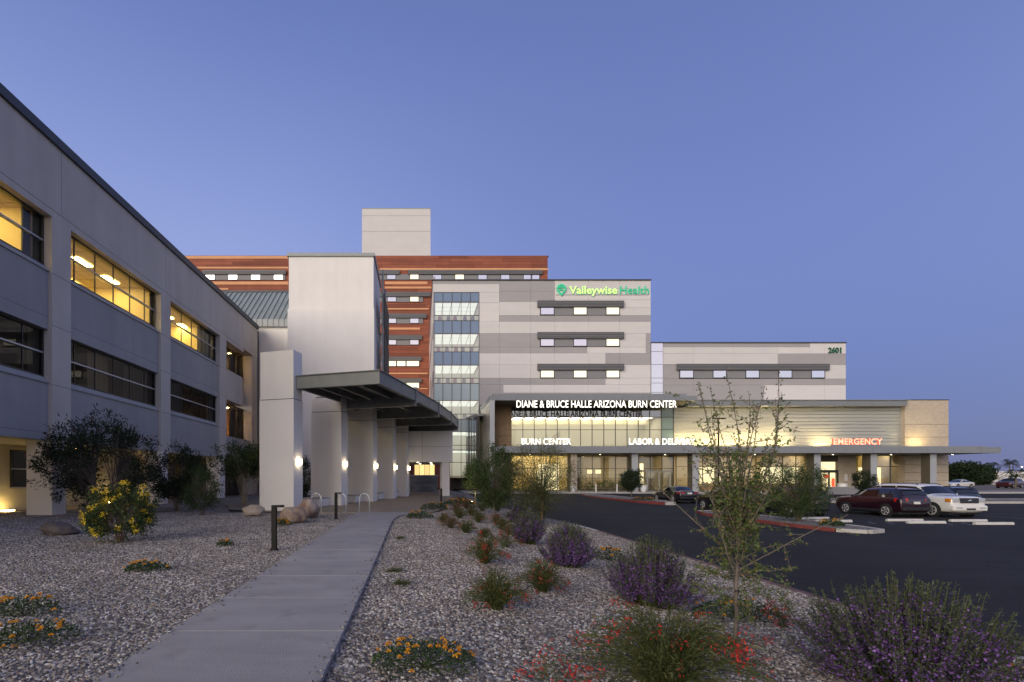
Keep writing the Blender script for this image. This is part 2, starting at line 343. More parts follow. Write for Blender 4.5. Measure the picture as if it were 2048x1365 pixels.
M['earth'] = mat('desert_earth', (.16,.13,.105), .95, .25, .05, .3, 4)
gm = MB(); S = 3500
gm.quad((-S,-S,-1.3),(S,-S,-1.3),(S,S,-1.3),(-S,S,-1.3)); tag(gm.build('ground', M['earth']), kind='structure')
def grid_bed(name, us, vs, fx):
    b = MB()
    for v in vs:
        for u in us:
            x = fx(u, v); b.v.append((x, v, bed_z(x, v)))
    k = len(us)
    for j in range(len(vs)-1):
        for i in range(k-1): b.f.append((j*k+i, j*k+i+1, (j+1)*k+i+1, (j+1)*k+i)); b.m.append(0)
    b.smooth = True
    return tag(b.build(name, M['gravel']), kind='structure')
us = list(np.linspace(0, 1, 25)); vs = list(np.linspace(-4, 23, 55))
bed_l = grid_bed('gravel_bed', us, vs, lambda u, v: -23 + (interp(SW_L, v) + .12 + 23)*u)
vs2 = list(np.linspace(-4, 61, 110))
bed_r = grid_bed('gravel_bed', us, vs2, lambda u, v: (interp(SW_R, min(v,22.8)) - .12 if v < 22.8 else interp([(22.8,.33),(26,1.3),(30,1.5),(42,2.8),(60,3.1)], v)) * (1-u) + (interp(KERBX, v) - .02)*u)
bb = MB(); bb.quad((-23,23,-.04),(-6.5,23,-.04),(-6.5,60,-.04),(-23,60,-.04)); tag(bb.build('gravel_bed', M['gravel']), kind='structure')
# sidewalk: a base with separate slabs
joints = [-2.2,-.72,.74,2.2,3.68,5.16,6.6,8.07,9.55,11.0,12.5,14.0,15.5,17.0,18.5,20.0,21.4,22.75]
b = MB()
for y0, y1 in zip(joints, joints[1:]):
    b.quad((interp(SW_L,y0)+.01,y0,-.035),(interp(SW_R,y0)-.01,y0,-.035),(interp(SW_R,y1)-.01,y1,-.035),(interp(SW_L,y1)+.01,y1,-.035))
walk = tag(b.build('sidewalk', M['asphalt']), kind='structure')
for y0, y1 in zip(joints, joints[1:]):
    ys = np.linspace(y0+.006, y1-.006, 5)
    ring = [(interp(SW_R,y),y) for y in ys] + [(interp(SW_L,y),y) for y in ys[::-1]]
    MB().prism(ring, -.14, .012 + random.uniform(-.002,.002)).build('slab', M['conc'], walk, bevel=.008)
# plaza in front of the covered walk
pl = [(-9.2,23.4),(-6.5,22.9),(-2.98,22.757),(.45,22.757),(1.0,23.6),(1.4,26),(1.6,30),(2.9,42),(3.2,61),(-12,61),(-12,30)]
plaza = tag(MB().prism(pl, -.2, -.012).build('plaza_pavement', M['asphalt']), kind='structure')
for i, y0 in enumerate(np.arange(22.76, 60, 2.4)):
    y1 = y0 + 2.388
    for x0, x1 in ((-12,-9.2),(-9.19,-6.6),(-6.59,-4.2),(-4.19,-1.8),(-1.79,.6),(.61,3.3)):
        def clipx(x, y): return max(min(x, interp([(22.7,.45),(23.6,1.0),(26,1.4),(30,1.6),(42,2.9),(60,3.2)], y)), interp([(22.7,-6.2),(23.4,-9.2),(30,-12)], y))
        q = [(clipx(x0,y0),y0),(clipx(x1,y0),y0),(clipx(x1,y1),y1),(clipx(x0,y1),y1)]
        if q[1][0]-q[0][0] > .3 or q[2][0]-q[3][0] > .3: MB().prism(q, -.1, .008).build('slab', M['conc_tan'], plaza)
# asphalt lot
b = MB(); ys = [-12, 5, 12, 18, 22, 24, 26, 28, 30, 33, 36, 40, 45, 50, 55, 60.5]
for y0, y1 in zip(ys, ys[1:]):
    xa, xb = interp(KERBX, y0), interp(KERBX, y1)
    b.quad((xa-.3,y0,lot_z(y0)),(170,y0,lot_z(y0)),(170,y1,lot_z(y1)),(xb-.3,y1,lot_z(y1)))
b.quad((84,60.5,lot_z(61)),(170,60.5,lot_z(61)),(170,66,lot_z(61)),(84,66,lot_z(61)))
tag(b.build('parking_lot', M['asphalt']), kind='structure')
def kerb_run(name, pts, zf, mt, wid=.16, h=.15, parent=None):
    "kerb swept along plan points, top h above zf(y)"
    b = MB(); n = len(pts); P = [Vector((p[0], p[1], 0)) for p in pts]
    for i in range(n):
        t = (P[min(i+1,n-1)] - P[max(i-1,0)]).normalized(); q = Vector((-t.y, t.x, 0)) * wid
        z = zf(P[i].y)
        for a, zz in ((P[i], z-.2), (P[i], z+h-.025), (P[i]+q*.14, z+h), (P[i]+q*.9, z+h), (P[i]+q, z+h-.02), (P[i]+q, z-.2)): b.v.append((a.x, a.y, zz))
    for i in range(n-1):
        for j in range(5): b.f.append((i*6+j, i*6+6+j, i*6+7+j, i*6+1+j)); b.m.append(0)
    b.f.append(tuple(range(6))); b.f.append(tuple((n-1)*6+j for j in reversed(range(6)))); b.m += [0, 0]
    return b.build(name, mt, parent)
kp = [(interp(KERBX,y), y) for y in np.arange(-10, 60.6, .75)]
kerb = tag(bpy.data.objects.new('kerb', None), kind='structure'); COL.objects.link(kerb)
for i in range(0, len(kp)-4, 4): kerb_run('kerb_stone', [(x, y + (.006 if j == 0 else -.006 if j == 4 else 0)) for j, (x, y) in enumerate(kp[i:i+5])], lot_z, M['kerb_faded'] if random.random() < .75 else M['kerb'], parent=kerb)
# entrance apron
ENT = -.25
tag(MB().box(5.6, 84, 61.2, 100, -.9, ENT-.012).build('pavement', M['asphalt']), kind='structure')
apron = bpy.data.objects['pavement']
for i, x0 in enumerate(np.arange(5.6, 84, 3.0)):
    for y0 in (61.4, 64.4, 67.4): ubox('slab', M['conc'], apron, x0+.01, x0+2.99, y0+.01, y0+2.99, ENT-.1, ENT)
ek = tag(bpy.data.objects.new('kerb', None), kind='structure'); COL.objects.link(ek)
for i, x0 in enumerate(np.arange(5.6, 84, 3.0)): ubox('kerb_stone', M['kerb'], ek, x0+.008, x0+2.992, 61.18, 61.395, -.6, ENT+.006)
# planted islands
def island(pts, red_pts, label_mat=M['gravel']):
    "closed plan outline (ccw); kerb around, gravel inside; red_pts = index ranges painted red"
    n = len(pts); zt = lot_z(sum(p[1] for p in pts)/n)
    isl = tag(MB().prism(pts, zt-.3, zt+.13).build('traffic_island', label_mat), kind='structure')
    for i in range(n):
        a, c = Vector(pts[i]), Vector(pts[(i+1) % n]); t = (c-a).normalized(); q = Vector((t.y, -t.x))*.16
        r = [tuple(a), tuple(a+q), tuple(c+q), tuple(c)]
        MB().prism(r, zt-.3, zt+.155).build('kerb_stone', M['kerb_red'] if i in red_pts else M['kerb'], isl, bevel=.015)
    return isl, zt+.13
def rounded(x0, x1, y0, y1, r, k=4):
    pts = []
    for cx, cy, a0 in ((x1-r,y0+r,-90),(x1-r,y1-r,0),(x0+r,y1-r,90),(x0+r,y0+r,180)):
        for j in range(k+1): a = R(a0 + 90*j/k); pts.append((cx+r*math.cos(a), cy+r*math.sin(a)))
    return pts
island_a, ZA = island([(19.9,39.3),(20.6,39.3),(21.1,41),(21.2,54),(20.6,57),(19.4,57),(18.5,55),(18.4,48),(19.0,42)], {5,6,7,8})
island_b, ZB = island([(18.7,20.2),(19.6,20.6),(19.9,22),(19.9,30),(19.4,32),(18.4,32),(17.7,30),(17.7,22.5),(18.0,20.9)], {5,6,7})
island_c, ZC = island(rounded(36,84,41.2,46.5,1.4), set())
for p in island_b.children: pass
rk = tag(bpy.data.objects.new('kerb', None), kind='structure'); COL.objects.link(rk)
for x0 in np.arange(84, 150, 3.0): ubox('kerb_stone', M['kerb_red'], rk, x0+.01, x0+2.99, 66.0, 66.3, -.6, -.16)
tag(MB().box(84, 170, 66.3, 400, -.9, -.2).build('verge', M['earth']), kind='structure')
# worn stall hatching
stl = lot_z(25)+.004
for i in range(7):
    x0 = 22.9 + i*.85; y0 = 24.4 - i*.12
    o = MB().quad((x0,y0,stl),(x0+.12,y0,stl),(x0+.75,y0+1.1,stl),(x0+.63,y0+1.1,stl)).build('lot_marking', M['paint_white']); tag(o, kind='structure')
for xl in (22.9, 28.0, 31.2, 34.2, 37.2):
    o = MB().quad((xl,26.5,stl),(xl+.1,26.5,stl),(xl+.1,31.5,lot_z(31.5)+.004),(xl,31.5,lot_z(31.5)+.004)).build('lot_marking', M['paint_white']); tag(o, kind='structure')
# ---------------------------------------------------------------- loose stones on the beds (uncountable: geometry nodes)
def stone_mat():
    m = bpy.data.materials.new('gravel_stone'); m.use_nodes = True; t = m.node_tree; b = t.nodes['Principled BSDF']; N = t.nodes.new; L = t.links.new
    oi = N('ShaderNodeObjectInfo'); cr = N('ShaderNodeValToRGB'); e = cr.color_ramp.elements
    for p, c in ((.12,(.13,.11,.095)),(.30,(.205,.18,.155)),(.48,(.37,.325,.278)),(.60,(.27,.20,.155)),(.72,(.44,.40,.355)),(.88,(.55,.51,.465))): q = e.new(p); q.color = (*c,1)
    e[0].color = (.09,.08,.078,1); e[-1].color = (.70,.67,.63,1); L(oi.outputs['Random'], cr.inputs[0])
    geo = N('ShaderNodeNewGeometry'); ns = N('ShaderNodeTexNoise'); ns.inputs['Scale'].default_value = 1.1; ns.inputs['Detail'].default_value = 3; L(geo.outputs['Position'], ns.inputs['Vector'])
    mr = N('ShaderNodeMapRange'); mr.inputs[1].default_value = .3; mr.inputs[2].default_value = .7; mr.inputs[3].default_value = .66; mr.inputs[4].default_value = 1.0; L(ns.outputs[0], mr.inputs[0])
    s = N('ShaderNodeVectorMath'); s.operation = 'SCALE'; L(cr.outputs[0], s.inputs[0]); L(mr.outputs[0], s.inputs[3]); L(s.outputs[0], b.inputs['Base Color'])
    b.inputs['Roughness'].default_value = .8; return m
M['stone'] = stone_mat()
def stones(src, seed, side):
    me = src.data.copy(); at = me.attributes.new('dens', 'FLOAT', 'POINT'); d = []
    for v in me.vertices:
        x, y = v.co.x, v.co.y
        k = 820 if y < 8 else 820 - (y-8)/8*420 if y < 16 else max(400 - (y-16)*16, 0)
        if y < 1.5 or x < -1.12*y - 1.5 or x < -19: k = 0
        d.append(k)
    at.data.foreach_set('value', d)
    o = bpy.data.objects.new('gravel_stones', me); COL.objects.link(o); tag(o, 'loose grey and tan pebbles covering the bed ' + side, 'gravel', kind='stuff')
    ng = bpy.data.node_groups.new('scatter_stones', 'GeometryNodeTree')
    ng.interface.new_socket('Geometry', in_out='INPUT', socket_type='NodeSocketGeometry'); ng.interface.new_socket('Geometry', in_out='OUTPUT', socket_type='NodeSocketGeometry')
    N = ng.nodes.new; L = ng.links.new; gi = N('NodeGroupInput'); go = N('NodeGroupOutput')
    dp = N('GeometryNodeDistributePointsOnFaces'); dp.inputs['Seed'].default_value = seed; na = N('GeometryNodeInputNamedAttribute'); na.data_type = 'FLOAT'; na.inputs[0].default_value = 'dens'
    L(gi.outputs[0], dp.inputs['Mesh']); L(na.outputs[0], dp.inputs['Density'])
    gti = N('GeometryNodeGeometryToInstance')
    for k in range(5):
        ic = N('GeometryNodeMeshIcoSphere'); ic.inputs['Radius'].default_value = .02; ic.inputs['Subdivisions'].default_value = 1
        sp = N('GeometryNodeSetPosition'); nz = N('ShaderNodeTexNoise'); nz.noise_dimensions = '4D'; nz.inputs['W'].default_value = k*3.7; nz.inputs['Scale'].default_value = 32
        sub = N('ShaderNodeVectorMath'); sub.operation = 'SUBTRACT'; sub.inputs[1].default_value = (.5,.5,.5); L(nz.outputs['Color'], sub.inputs[0])
        scv = N('ShaderNodeVectorMath'); scv.operation = 'SCALE'; scv.inputs[3].default_value = .05; L(sub.outputs[0], scv.inputs[0])
        L(ic.outputs['Mesh'], sp.inputs['Geometry']); L(scv.outputs[0], sp.inputs['Offset'])
        sm = N('GeometryNodeSetMaterial'); sm.inputs['Material'].default_value = M['stone']; L(sp.outputs[0], sm.inputs[0]); L(sm.outputs[0], gti.inputs[0])
    iop = N('GeometryNodeInstanceOnPoints'); iop.inputs['Pick Instance'].default_value = True
    L(dp.outputs['Points'], iop.inputs['Points']); L(gti.outputs[0], iop.inputs['Instance'])
    rr = N('FunctionNodeRandomValue'); rr.data_type = 'FLOAT_VECTOR'; rr.inputs[0].default_value = (-.5,-.5,0); rr.inputs[1].default_value = (.5,.5,6.28); L(rr.outputs[0], iop.inputs['Rotation'])
    rs = N('FunctionNodeRandomValue'); rs.data_type = 'FLOAT_VECTOR'; rs.inputs[0].default_value = (.45,.40,.32); rs.inputs[1].default_value = (1.5,1.15,.85); rs.inputs['Seed'].default_value = 3; L(rs.outputs[0], iop.inputs['Scale'])
    L(iop.outputs[0], go.inputs[0])
    md = o.modifiers.new('scatter', 'NODES'); md.node_group = ng
    return o
stones(bed_l, 3, 'left of the path'); stones(bed_r, 5, 'right of the path')
# stray pebbles kicked onto the path edges, and fallen leaves and petals on the gravel
sb = MB()
for i in range(420):
    y = 3.2 + 18*random.random()**1.6; left = random.random() < .5; d = abs(random.gauss(0,.09)); x = interp(SW_L,y)+d if left else interp(SW_R,y)-d; r = random.uniform(.006,.017); n0 = len(sb.v)
    sb.lathe([(r*.5,0),(r,r*.5),(r*.7,r*1.0)], (x,y,.012), 5); sb.xf(Matrix.Translation((x,y,0)) @ Matrix.Rotation(random.random()*6,4,'Z') @ Matrix.Diagonal((random.uniform(.7,1.5),1,1,1)) @ Matrix.Translation((-x,-y,0)), n0)
tag(sb.build('stray_pebbles', M['gravel']), 'small pebbles scattered on the sidewalk edges', 'gravel', kind='stuff')
# ---------------------------------------------------------------- office building on the left
FX = -16.4
ob = thing('office_building', 'long grey three storey stucco building with lit ribbon windows beside gravel bed', 'building', (FX, 9, 0))
ob_i = Vector((-FX, -9, 0))
class Sub:      # parts given in world metres, parented to a thing that stands elsewhere
    pass
def at0(o): o.location = o.location + Vector(o.parent.matrix_basis.translation) * -1; return o
def wbox(name, m, par, *a, bevel=0):
    o = box(name, m, par, *a, bevel=bevel); o.location = -par.location; return o
def wu(name, m, par, *a):
    o = ubox(name, m, par, *a); o.location = o.location - par.location; return o
def wmb(mb, name, m, par, bevel=0):
    o = mb.build(name, m, par, bevel); o.location = -par.location; return o
bays = [(4.5, 12.5), (13.65, 21.55), (22.72, 30.62), (31.78, 39.65)]
YA, YB = 3.4, 48.8
wbox('parapet_wall', M['stucco_grey'], ob, -30, FX, YA, YB, 13.6, 16.55)
wbox('coping', M['coping'], ob, -30.1, FX+.14, YA-.1, YB+.05, 16.55, 16.95)
wbox('head_band', M['stucco_grey'], ob, -17.2, FX-.012, YA, 45.05, 13.28, 13.585)
for y0, y1 in [(YA,4.5)] + [(a[1], b_[0]) for a, b_ in zip(bays, bays[1:])] + [(39.65, 40.98)]:
    wbox('pier', M['stucco_grey'], ob, FX-1.1, FX, y0, y1, 3.3, 13.28)
    for zj in (5.78, 8.42, 10.75): wu('reveal', M['coping'], ob, FX-.05, FX+.0015, y0, y1, zj, zj+.02)
    wbox('pier_base', M['stucco'], ob, FX-1.12, FX+.02, y0-.02, y1-.35, -.1, 3.3)
for y in (13.1, 22.1, 31.2, 40.3): wu('control_joint', M['coping'], ob, FX-.05, FX+.0015, y, y+.018, 13.62, 16.54)
def room(par, name, x0, x1, y0, y1, z0, z1, wall, ceil, floor):
    "open-fronted room shell seen through the glazing (open at x1)"
    m = MB(); m.quad((x0,y0,z1),(x1,y0,z1),(x1,y1,z1),(x0,y1,z1)); c = wmb(m, 'ceiling', ceil, par)
    m = MB(); m.quad((x0,y0,z0),(x1,y0,z0),(x1,y1,z0),(x0,y1,z0)); wmb(m, 'room_floor', floor, par)
    m = MB(); m.quad((x0,y0,z0),(x0,y1,z0),(x0,y1,z1),(x0,y0,z1)); m.quad((x0,y0,z0),(x1,y0,z0),(x1,y0,z1),(x0,y0,z1)); m.quad((x0,y1,z0),(x1,y1,z0),(x1,y1,z1),(x0,y1,z1))
    wmb(m, 'room_wall', wall, par)
def ribbon(par, y0, y1, z0, z1, zt, gl):
    "one ribbon window facing +x: frame, transom, mullions, panes"
    w_ = wbox('window', M['frame'], par, FX-.52, FX-.36, y0, y1, z1-.07, z1)
    for a in ((FX-.52, FX-.36, y0, y1, z0, z0+.07), (FX-.52, FX-.36, y0, y0+.07, z0+.07, z1-.07), (FX-.52, FX-.36, y1-.07, y1, z0+.07, z1-.07)):
        o = ubox('frame', M['frame'], w_, *a)
    ubox('transom', M['alu'], w_, FX-.50, FX-.34, y0+.07, y1-.07, zt-.035, zt+.035)
    ys = [y0+.07]; y = y0 + .8
    while y < y1 - .5: ys.append(y); y += 1.5
    ys.append(y1-.07)
    for a in ys[1:-1]: ubox('mullion', M['frame'], w_, FX-.46, FX-.40, a-.022, a+.022, z0+.07, z1-.07)
    for a, c in zip(ys, ys[1:]):
        for q0, q1 in ((z0+.07, zt-.035), (zt+.035, z1-.07)):
            m = MB(); m.quad((FX-.43,a,q0),(FX-.43,c,q0),(FX-.43,c,q1),(FX-.43,a,q1)); m.build('pane', gl, w_)
for i, (y0, y1) in enumerate(bays):
    for z0, zs, zt, zh in ((11.1, 8.45, 12.18, 13.28), (6.13, 3.3, 7.2, 8.23)):
        wbox('spandrel', M['stucco_dark'], ob, FX-.9, FX-.16, y0, y1, zs, z0-.30)
        m = MB(); m.xprism([(0,0),(0,0),(0,0)], 0, 0) if False else None
        q = MB(); q.v = [(FX-.9,y0,z0-.30),(FX-.10,y0,z0-.30),(FX-.10,y0,z0-.26),(FX-.36,y0,z0-.002),(FX-.9,y0,z0-.002)]; q.v += [(v[0],y1,v[2]) for v in q.v]
        q.f = [(4,3,2,1,0),(5,6,7,8,9),(0,1,6,5),(1,2,7,6),(2,3,8,7),(3,4,9,8),(4,0,5,9)]; q.m = [0]*7
        wmb(q, 'sill', M['stucco_dark'], ob)
        wu('reveal', M['coping'], ob, FX-.2, FX-.158, y0, y1, zs+.32, zs+.335)
        ribbon(ob, y0, y1, z0, zh, zt, M['glass'] if zs > 5 else M['glass_dark'])
    wbox('spandrel_head', M['stucco_dark'], ob, FX-.9, FX-.162, y0, y1, 8.23, 8.45)
# third floor rooms: lit yellow, with lay-in ceilings
XB = -22.2
def lit_room(y0, y1):
    room(ob, 'room', XB, FX-.55, y0, y1, 10.3, 13.46, M['int_yellow'], M['int_ceil'], M['floor_in'])
    for k in np.arange(y0+.6, y1, 1.2): wu('ceiling_grid', M['int_grid'], ob, XB, FX-.6, k-.012, k+.012, 13.447, 13.457)
    for k in np.arange(XB+.6, FX-.6, .6): wu('ceiling_grid', M['int_grid'], ob, k-.01, k+.01, y0, y1, 13.445, 13.456)
    k = y0 + 1.2
    while k < y1 - .5:
        wu('ceiling_light', M['lamp_room'], ob, -18.9, -18.3, k, k+1.15, 13.42, 13.445); wu('ceiling_light', M['lamp_room'], ob, -21.4, -20.8, k, k+1.15, 13.42, 13.445); k += 2.4
    wbox('bulkhead', M['int_yellow'], ob, XB, XB+.5, y0, y1, 12.6, 13.44)
    wbox('column', M['int_cream'], ob, -17.9, -17.5, y0+.45, y0+.8, 10.3, 13.44)
lit_room(13.0, 21.15); lit_room(22.3, 30.3); lit_room(31.2, 38.0); lit_room(4.0, 12.9)
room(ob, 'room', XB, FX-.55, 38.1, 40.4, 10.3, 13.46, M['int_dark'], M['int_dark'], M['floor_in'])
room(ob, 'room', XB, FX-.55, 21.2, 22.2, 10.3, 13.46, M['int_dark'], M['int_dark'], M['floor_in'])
def curtain(y0, y1, z0, z1, x, m):
    n = max(6, int((y1-y0)/.06)); b = MB(); b.smooth = True
    for i in range(n+1):
        y = y0 + (y1-y0)*i/n; xx = x + .05*math.sin(i*1.25) + .02*math.sin(i*.37); b.v += [(xx,y,z0),(xx,y,z1)]
    for i in range(n): b.f.append((2*i,2*i+2,2*i+3,2*i+1)); b.m.append(0)
    wmb(b, 'curtain', m, ob)
M['curtain'] = mat('curtain_beige', (.34,.29,.20), .95)
M['curtain_y'] = mat('curtain_yellow', (.5,.38,.15), .95)
curtain(37.2, 37.6, 10.8, 13.3, FX-.75, M['curtain_y']); curtain(37.7, 39.5, 10.8, 13.3, FX-.7, M['int_dark']); None
curtain(20.75, 21.5, 10.8, 13.3, FX-.7, M['int_dark'])
# second floor: dim rooms, curtains, one table lamp
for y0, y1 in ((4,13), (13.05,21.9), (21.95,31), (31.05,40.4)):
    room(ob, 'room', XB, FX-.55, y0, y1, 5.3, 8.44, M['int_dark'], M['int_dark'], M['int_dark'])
curtain(25.0, 26.6, 5.5, 8.4, FX-.8, M['curtain']); curtain(31.9, 33.0, 5.5, 8.4, FX-.8, M['curtain']); curtain(28.0, 30.5, 5.5, 8.4, FX-.8, M['int_dark'])
wmb(MB().lathe([(.14,0),(.22,0),(.17,.42),(.11,.42)], (-17.6,23.15,6.75), 14), 'lamp_shade', lamp_mat('lamp_shade_glow', (1,.72,.3), 1.6), ob)
wmb(MB().lathe([(.12,0),(.03,.05),(.025,1.0)], (-17.6,23.15,5.75), 10), 'lamp_stand', M['frame'], ob)
wbox('picture', M['int_cream'], ob, XB+.01, XB+.06, 18.7, 19.7, 6.6, 7.7); wbox('cabinet', M['int_dark'], ob, XB, XB+.5, 15.5, 18.0, 5.4, 6.9)
for k in (24.0, 26.2): wu('ceiling_light', M['lamp_warm'], ob, -20.4, -20.1, k, k+.3, 8.41, 8.435)
M['lamp_recess'] = lamp_mat('lamp_recess', (1,.70,.24), 26); M['lamp_bay'] = lamp_mat('lamp_bay', (1,.62,.22), 260)
# ground floor: recessed under the upper storeys
wbox('soffit', M['stucco_grey'], ob, -23, FX-.9, YA, 48.5, 3.3, 3.42)
wbox('recessed_wall', mat('stucco_cream', (.56,.50,.36), .9, .06, .6, .25, 60), ob, -21.2, -20.7, YA, 48.5, -.15, 3.3)
for y0, y1 in ((15.6, 17.2), (24.4, 25.9), (28.2, 30.6), (33.3, 35.6)):
    w_ = wbox('window', M['frame'], ob, -20.72, -20.62, y0, y1, 1.15, 3.05)
    m = MB(); m.quad((-20.61,y0+.06,1.22),(-20.61,y1-.06,1.22),(-20.61,y1-.06,2.98),(-20.61,y0+.06,2.98)); m.build('pane', mat('window_black', (.01,.011,.013), .08), w_)
    ubox('transom', M['alu'], w_, -20.63, -20.58, y0, y1, 2.05, 2.11); ubox('sill', M['alu'], w_, -20.72, -20.55, y0-.05, y1+.05, 1.08, 1.15)
for y in (15, 18.5, 23.6, 26.6, 31.5, 36.5, 42.0):
    wu('wall_washer', M['lamp_recess'], ob, -20.45, -20.2, y, y+.5, -.02, .04)
for y in (17.5, 27.3, 36.0):
    wu('soffit_light', M['lamp_recess'], ob, -19.7, -19.3, y, y+.4, 3.285, 3.298)
# end bay: open corner with a set-back glazed front
wbox('spandrel', M['stucco_grey'], ob, -17.3, FX-.1, 40.98, 45.05, 8.3, 10.9)
wbox('spandrel', M['stucco_dark'], ob, -18.4, FX-.95, 45.06, 48.7, 8.75, 10.6)
wbox('spandrel', M['stucco_dark'], ob, -18.4, FX-.2, 40.98, 48.7, 3.55, 5.2)
wbox('corner_pier', M['stucco_grey'], ob, -18.6, FX-.05, 47.4, 48.75, -.1, 13.6)
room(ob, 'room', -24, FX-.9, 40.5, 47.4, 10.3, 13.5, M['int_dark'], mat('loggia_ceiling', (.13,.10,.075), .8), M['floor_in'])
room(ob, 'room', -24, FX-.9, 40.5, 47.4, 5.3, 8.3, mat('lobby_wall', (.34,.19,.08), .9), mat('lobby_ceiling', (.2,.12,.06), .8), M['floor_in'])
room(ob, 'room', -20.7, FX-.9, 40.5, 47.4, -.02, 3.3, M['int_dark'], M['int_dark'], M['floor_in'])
for x, y, z in ((-18.2,42.4,13.47),(-18.2,44.4,13.47),(-18.2,46.2,13.47),(-20.5,44.4,13.47),(-18.4,42.2,8.27),(-18.4,44.2,8.27),(-18.4,46.2,8.27),(-20.8,43.2,8.27),(-20.8,45.2,8.27)):
    wmb(MB().lathe([(.11,0),(.11,.02)], (x,y,z), 12), 'downlight', M['lamp_bay'], ob)
for z0, z1 in ((10.9, 13.3), (5.2, 8.25), (.05, 3.2)):
    w_ = wbox('window', M['frame'], ob, FX-1.02, FX-.95, 41.0, 47.4, z1, z1+.06)
    for a in np.arange(41.0, 47.5, 1.59): ubox('mullion', M['frame'], w_, FX-1.03, FX-.94, a-.03, a+.03, z0, z1)
    for a in np.arange(41.0, 47.0, 1.59):
        m = MB(); m.quad((FX-.985,a+.03,z0),(FX-.985,a+1.56,z0),(FX-.985,a+1.56,z1),(FX-.985,a+.03,z1)); m.build('pane', M['glass_dark'], w_)
wmb(MB().tube([(FX+.05,48.86,.0),(FX+.05,48.86,16.4)], .07, 8), 'downpipe', M['coping'], ob)
# ---------------------------------------------------------------- covered walkway with fin columns and steel canopy
cw = thing('covered_walkway', 'curved row of white fin columns carrying a dark grey steel canopy over the plaza', 'canopy', (-4, 32, 0))
def udir(a): a = R(a); return Vector((math.cos(a), -math.sin(a), 0)), Vector((math.sin(a), math.cos(a), 0))
cols = [((-6.17,23.6), 17, 1.94, 7.89), ((-4.58,28.1), 17, 1.98, 6.32), ((-3.17,32.5), 15, 1.98, 6.32), ((-2.05,36.9), 13, 1.98, 6.32), ((-1.13,41.2), 11.5, 1.98, 6.32)]
def fin(c, a, wdt, dep, z0, z1, ins=0.0):
    u, d = udir(a); C = Vector((c[0], c[1], 0))
    p = [C - u*(wdt-ins) + d*ins, C - u*ins + d*ins, C - u*ins + d*(dep-ins), C - u*(wdt-ins) + d*(dep-ins)]
    return MB().prism([(q.x, q.y) for q in p], z0, z1)
for i, (c, a, wd, top) in enumerate(cols):
    u, d = udir(a); C = Vector((c[0], c[1], 0))
    col = wmb(fin(c, a, wd, .86, -.15, 5.48), 'column', M['stucco'], cw, bevel=.012)
    fin(c, a, wd, .86, 5.48, 5.515, .05).build('joint', M['coping'], col)
    fin(c, a, wd, .86, 5.515, top, .025).build('cap', M['stucco'], col, bevel=.012)
    sp = C + d*.42 + u*.0
    s = MB(); s.lathe([(.075,-.15),(.095,-.13),(.095,.13),(.075,.15)], (sp.x+u.x*.10, sp.y+u.y*.10, 2.42), 14)
    sconce = wmb(s, 'sconce', M['lamp_sconce'], cw)
    b_ = MB(); b_.box(-.02,.02,-.06,.06,-.11,.11); b_.xf(Matrix.Translation((sp.x+u.x*.02, sp.y+u.y*.02, 2.42)) @ Matrix.Rotation(-R(a),4,'Z')); b_.build('back_plate', M['bollard'], sconce)
outer = [Vector(p+(0,)) for p in ((-1.95,22.67), (-.32,27.8), (1.19,32.9), (2.34,37.8), (3.2,42.35))]
hd = [17, 16.6, 14.5, 12.5, 11]
inner = []
for i, (o_, a) in enumerate(zip(outer, hd)):
    u, d = udir(a); inner.append(o_ - u*(4.28 if i == 0 else 6.3))
def bar(a, b, wdt, z0, z1, ext0=0, ext1=0):
    a = Vector((a.x, a.y, 0)); b = Vector((b.x, b.y, 0)); t = (b-a).normalized(); n = Vector((-t.y, t.x, 0))*wdt/2; a = a - t*ext0; b = b + t*ext1
    return MB().prism([((a-n).x,(a-n).y), ((b-n).x,(b-n).y), ((b+n).x,(b+n).y), ((a+n).x,(a+n).y)], z0, z1)
for i in range(4):
    o0, o1, i0, i1 = outer[i], outer[i+1], inner[i], inner[i+1]
    if i == 0: i1 = o1 - udir(hd[1])[0]*4.3
    bay = wmb(MB().prism([(o0.x,o0.y),(o1.x,o1.y),(i1.x,i1.y),(i0.x,i0.y)], 6.50, 6.57), 'canopy_deck', M['steel_under'], cw)
    bar(o0, o1, .22, 6.02, 6.62).build('edge_beam', M['steel_grey'], bay); bar(o0, o1, .34, 6.622, 6.66).build('edge_flange', M['steel_grey'], bay)
    bar(i0, i1, .2, 6.05, 6.49).build('inner_beam', M['steel_grey'], bay)
    for k in (.30, .58, .82):
        pa, pb = o0.lerp(i0, k), o1.lerp(i1, k); bar(pa, pb, .16, 6.16, 6.49, -.3, -.3).build('purlin', M['steel_grey'], bay)
for i, (o_, n_) in enumerate(zip(outer, inner)):
    t = (n_-o_).normalized()
    bm_ = wmb(bar(o_ - t*.10, n_, .2, 5.78 if i else 6.02, 6.48 if i else 6.62), 'cross_beam', M['steel_grey'], cw)
    bar(o_ - t*.12, n_, .36, 6.622 if i == 0 else 5.74, 6.66 if i == 0 else 5.778).build('flange', M['steel_grey'], bm_)
    if i: bar(o_ - t*.16, o_ + t*.22, .3, 5.9, 6.8).build('bracket', M['steel_grey'], bm_)
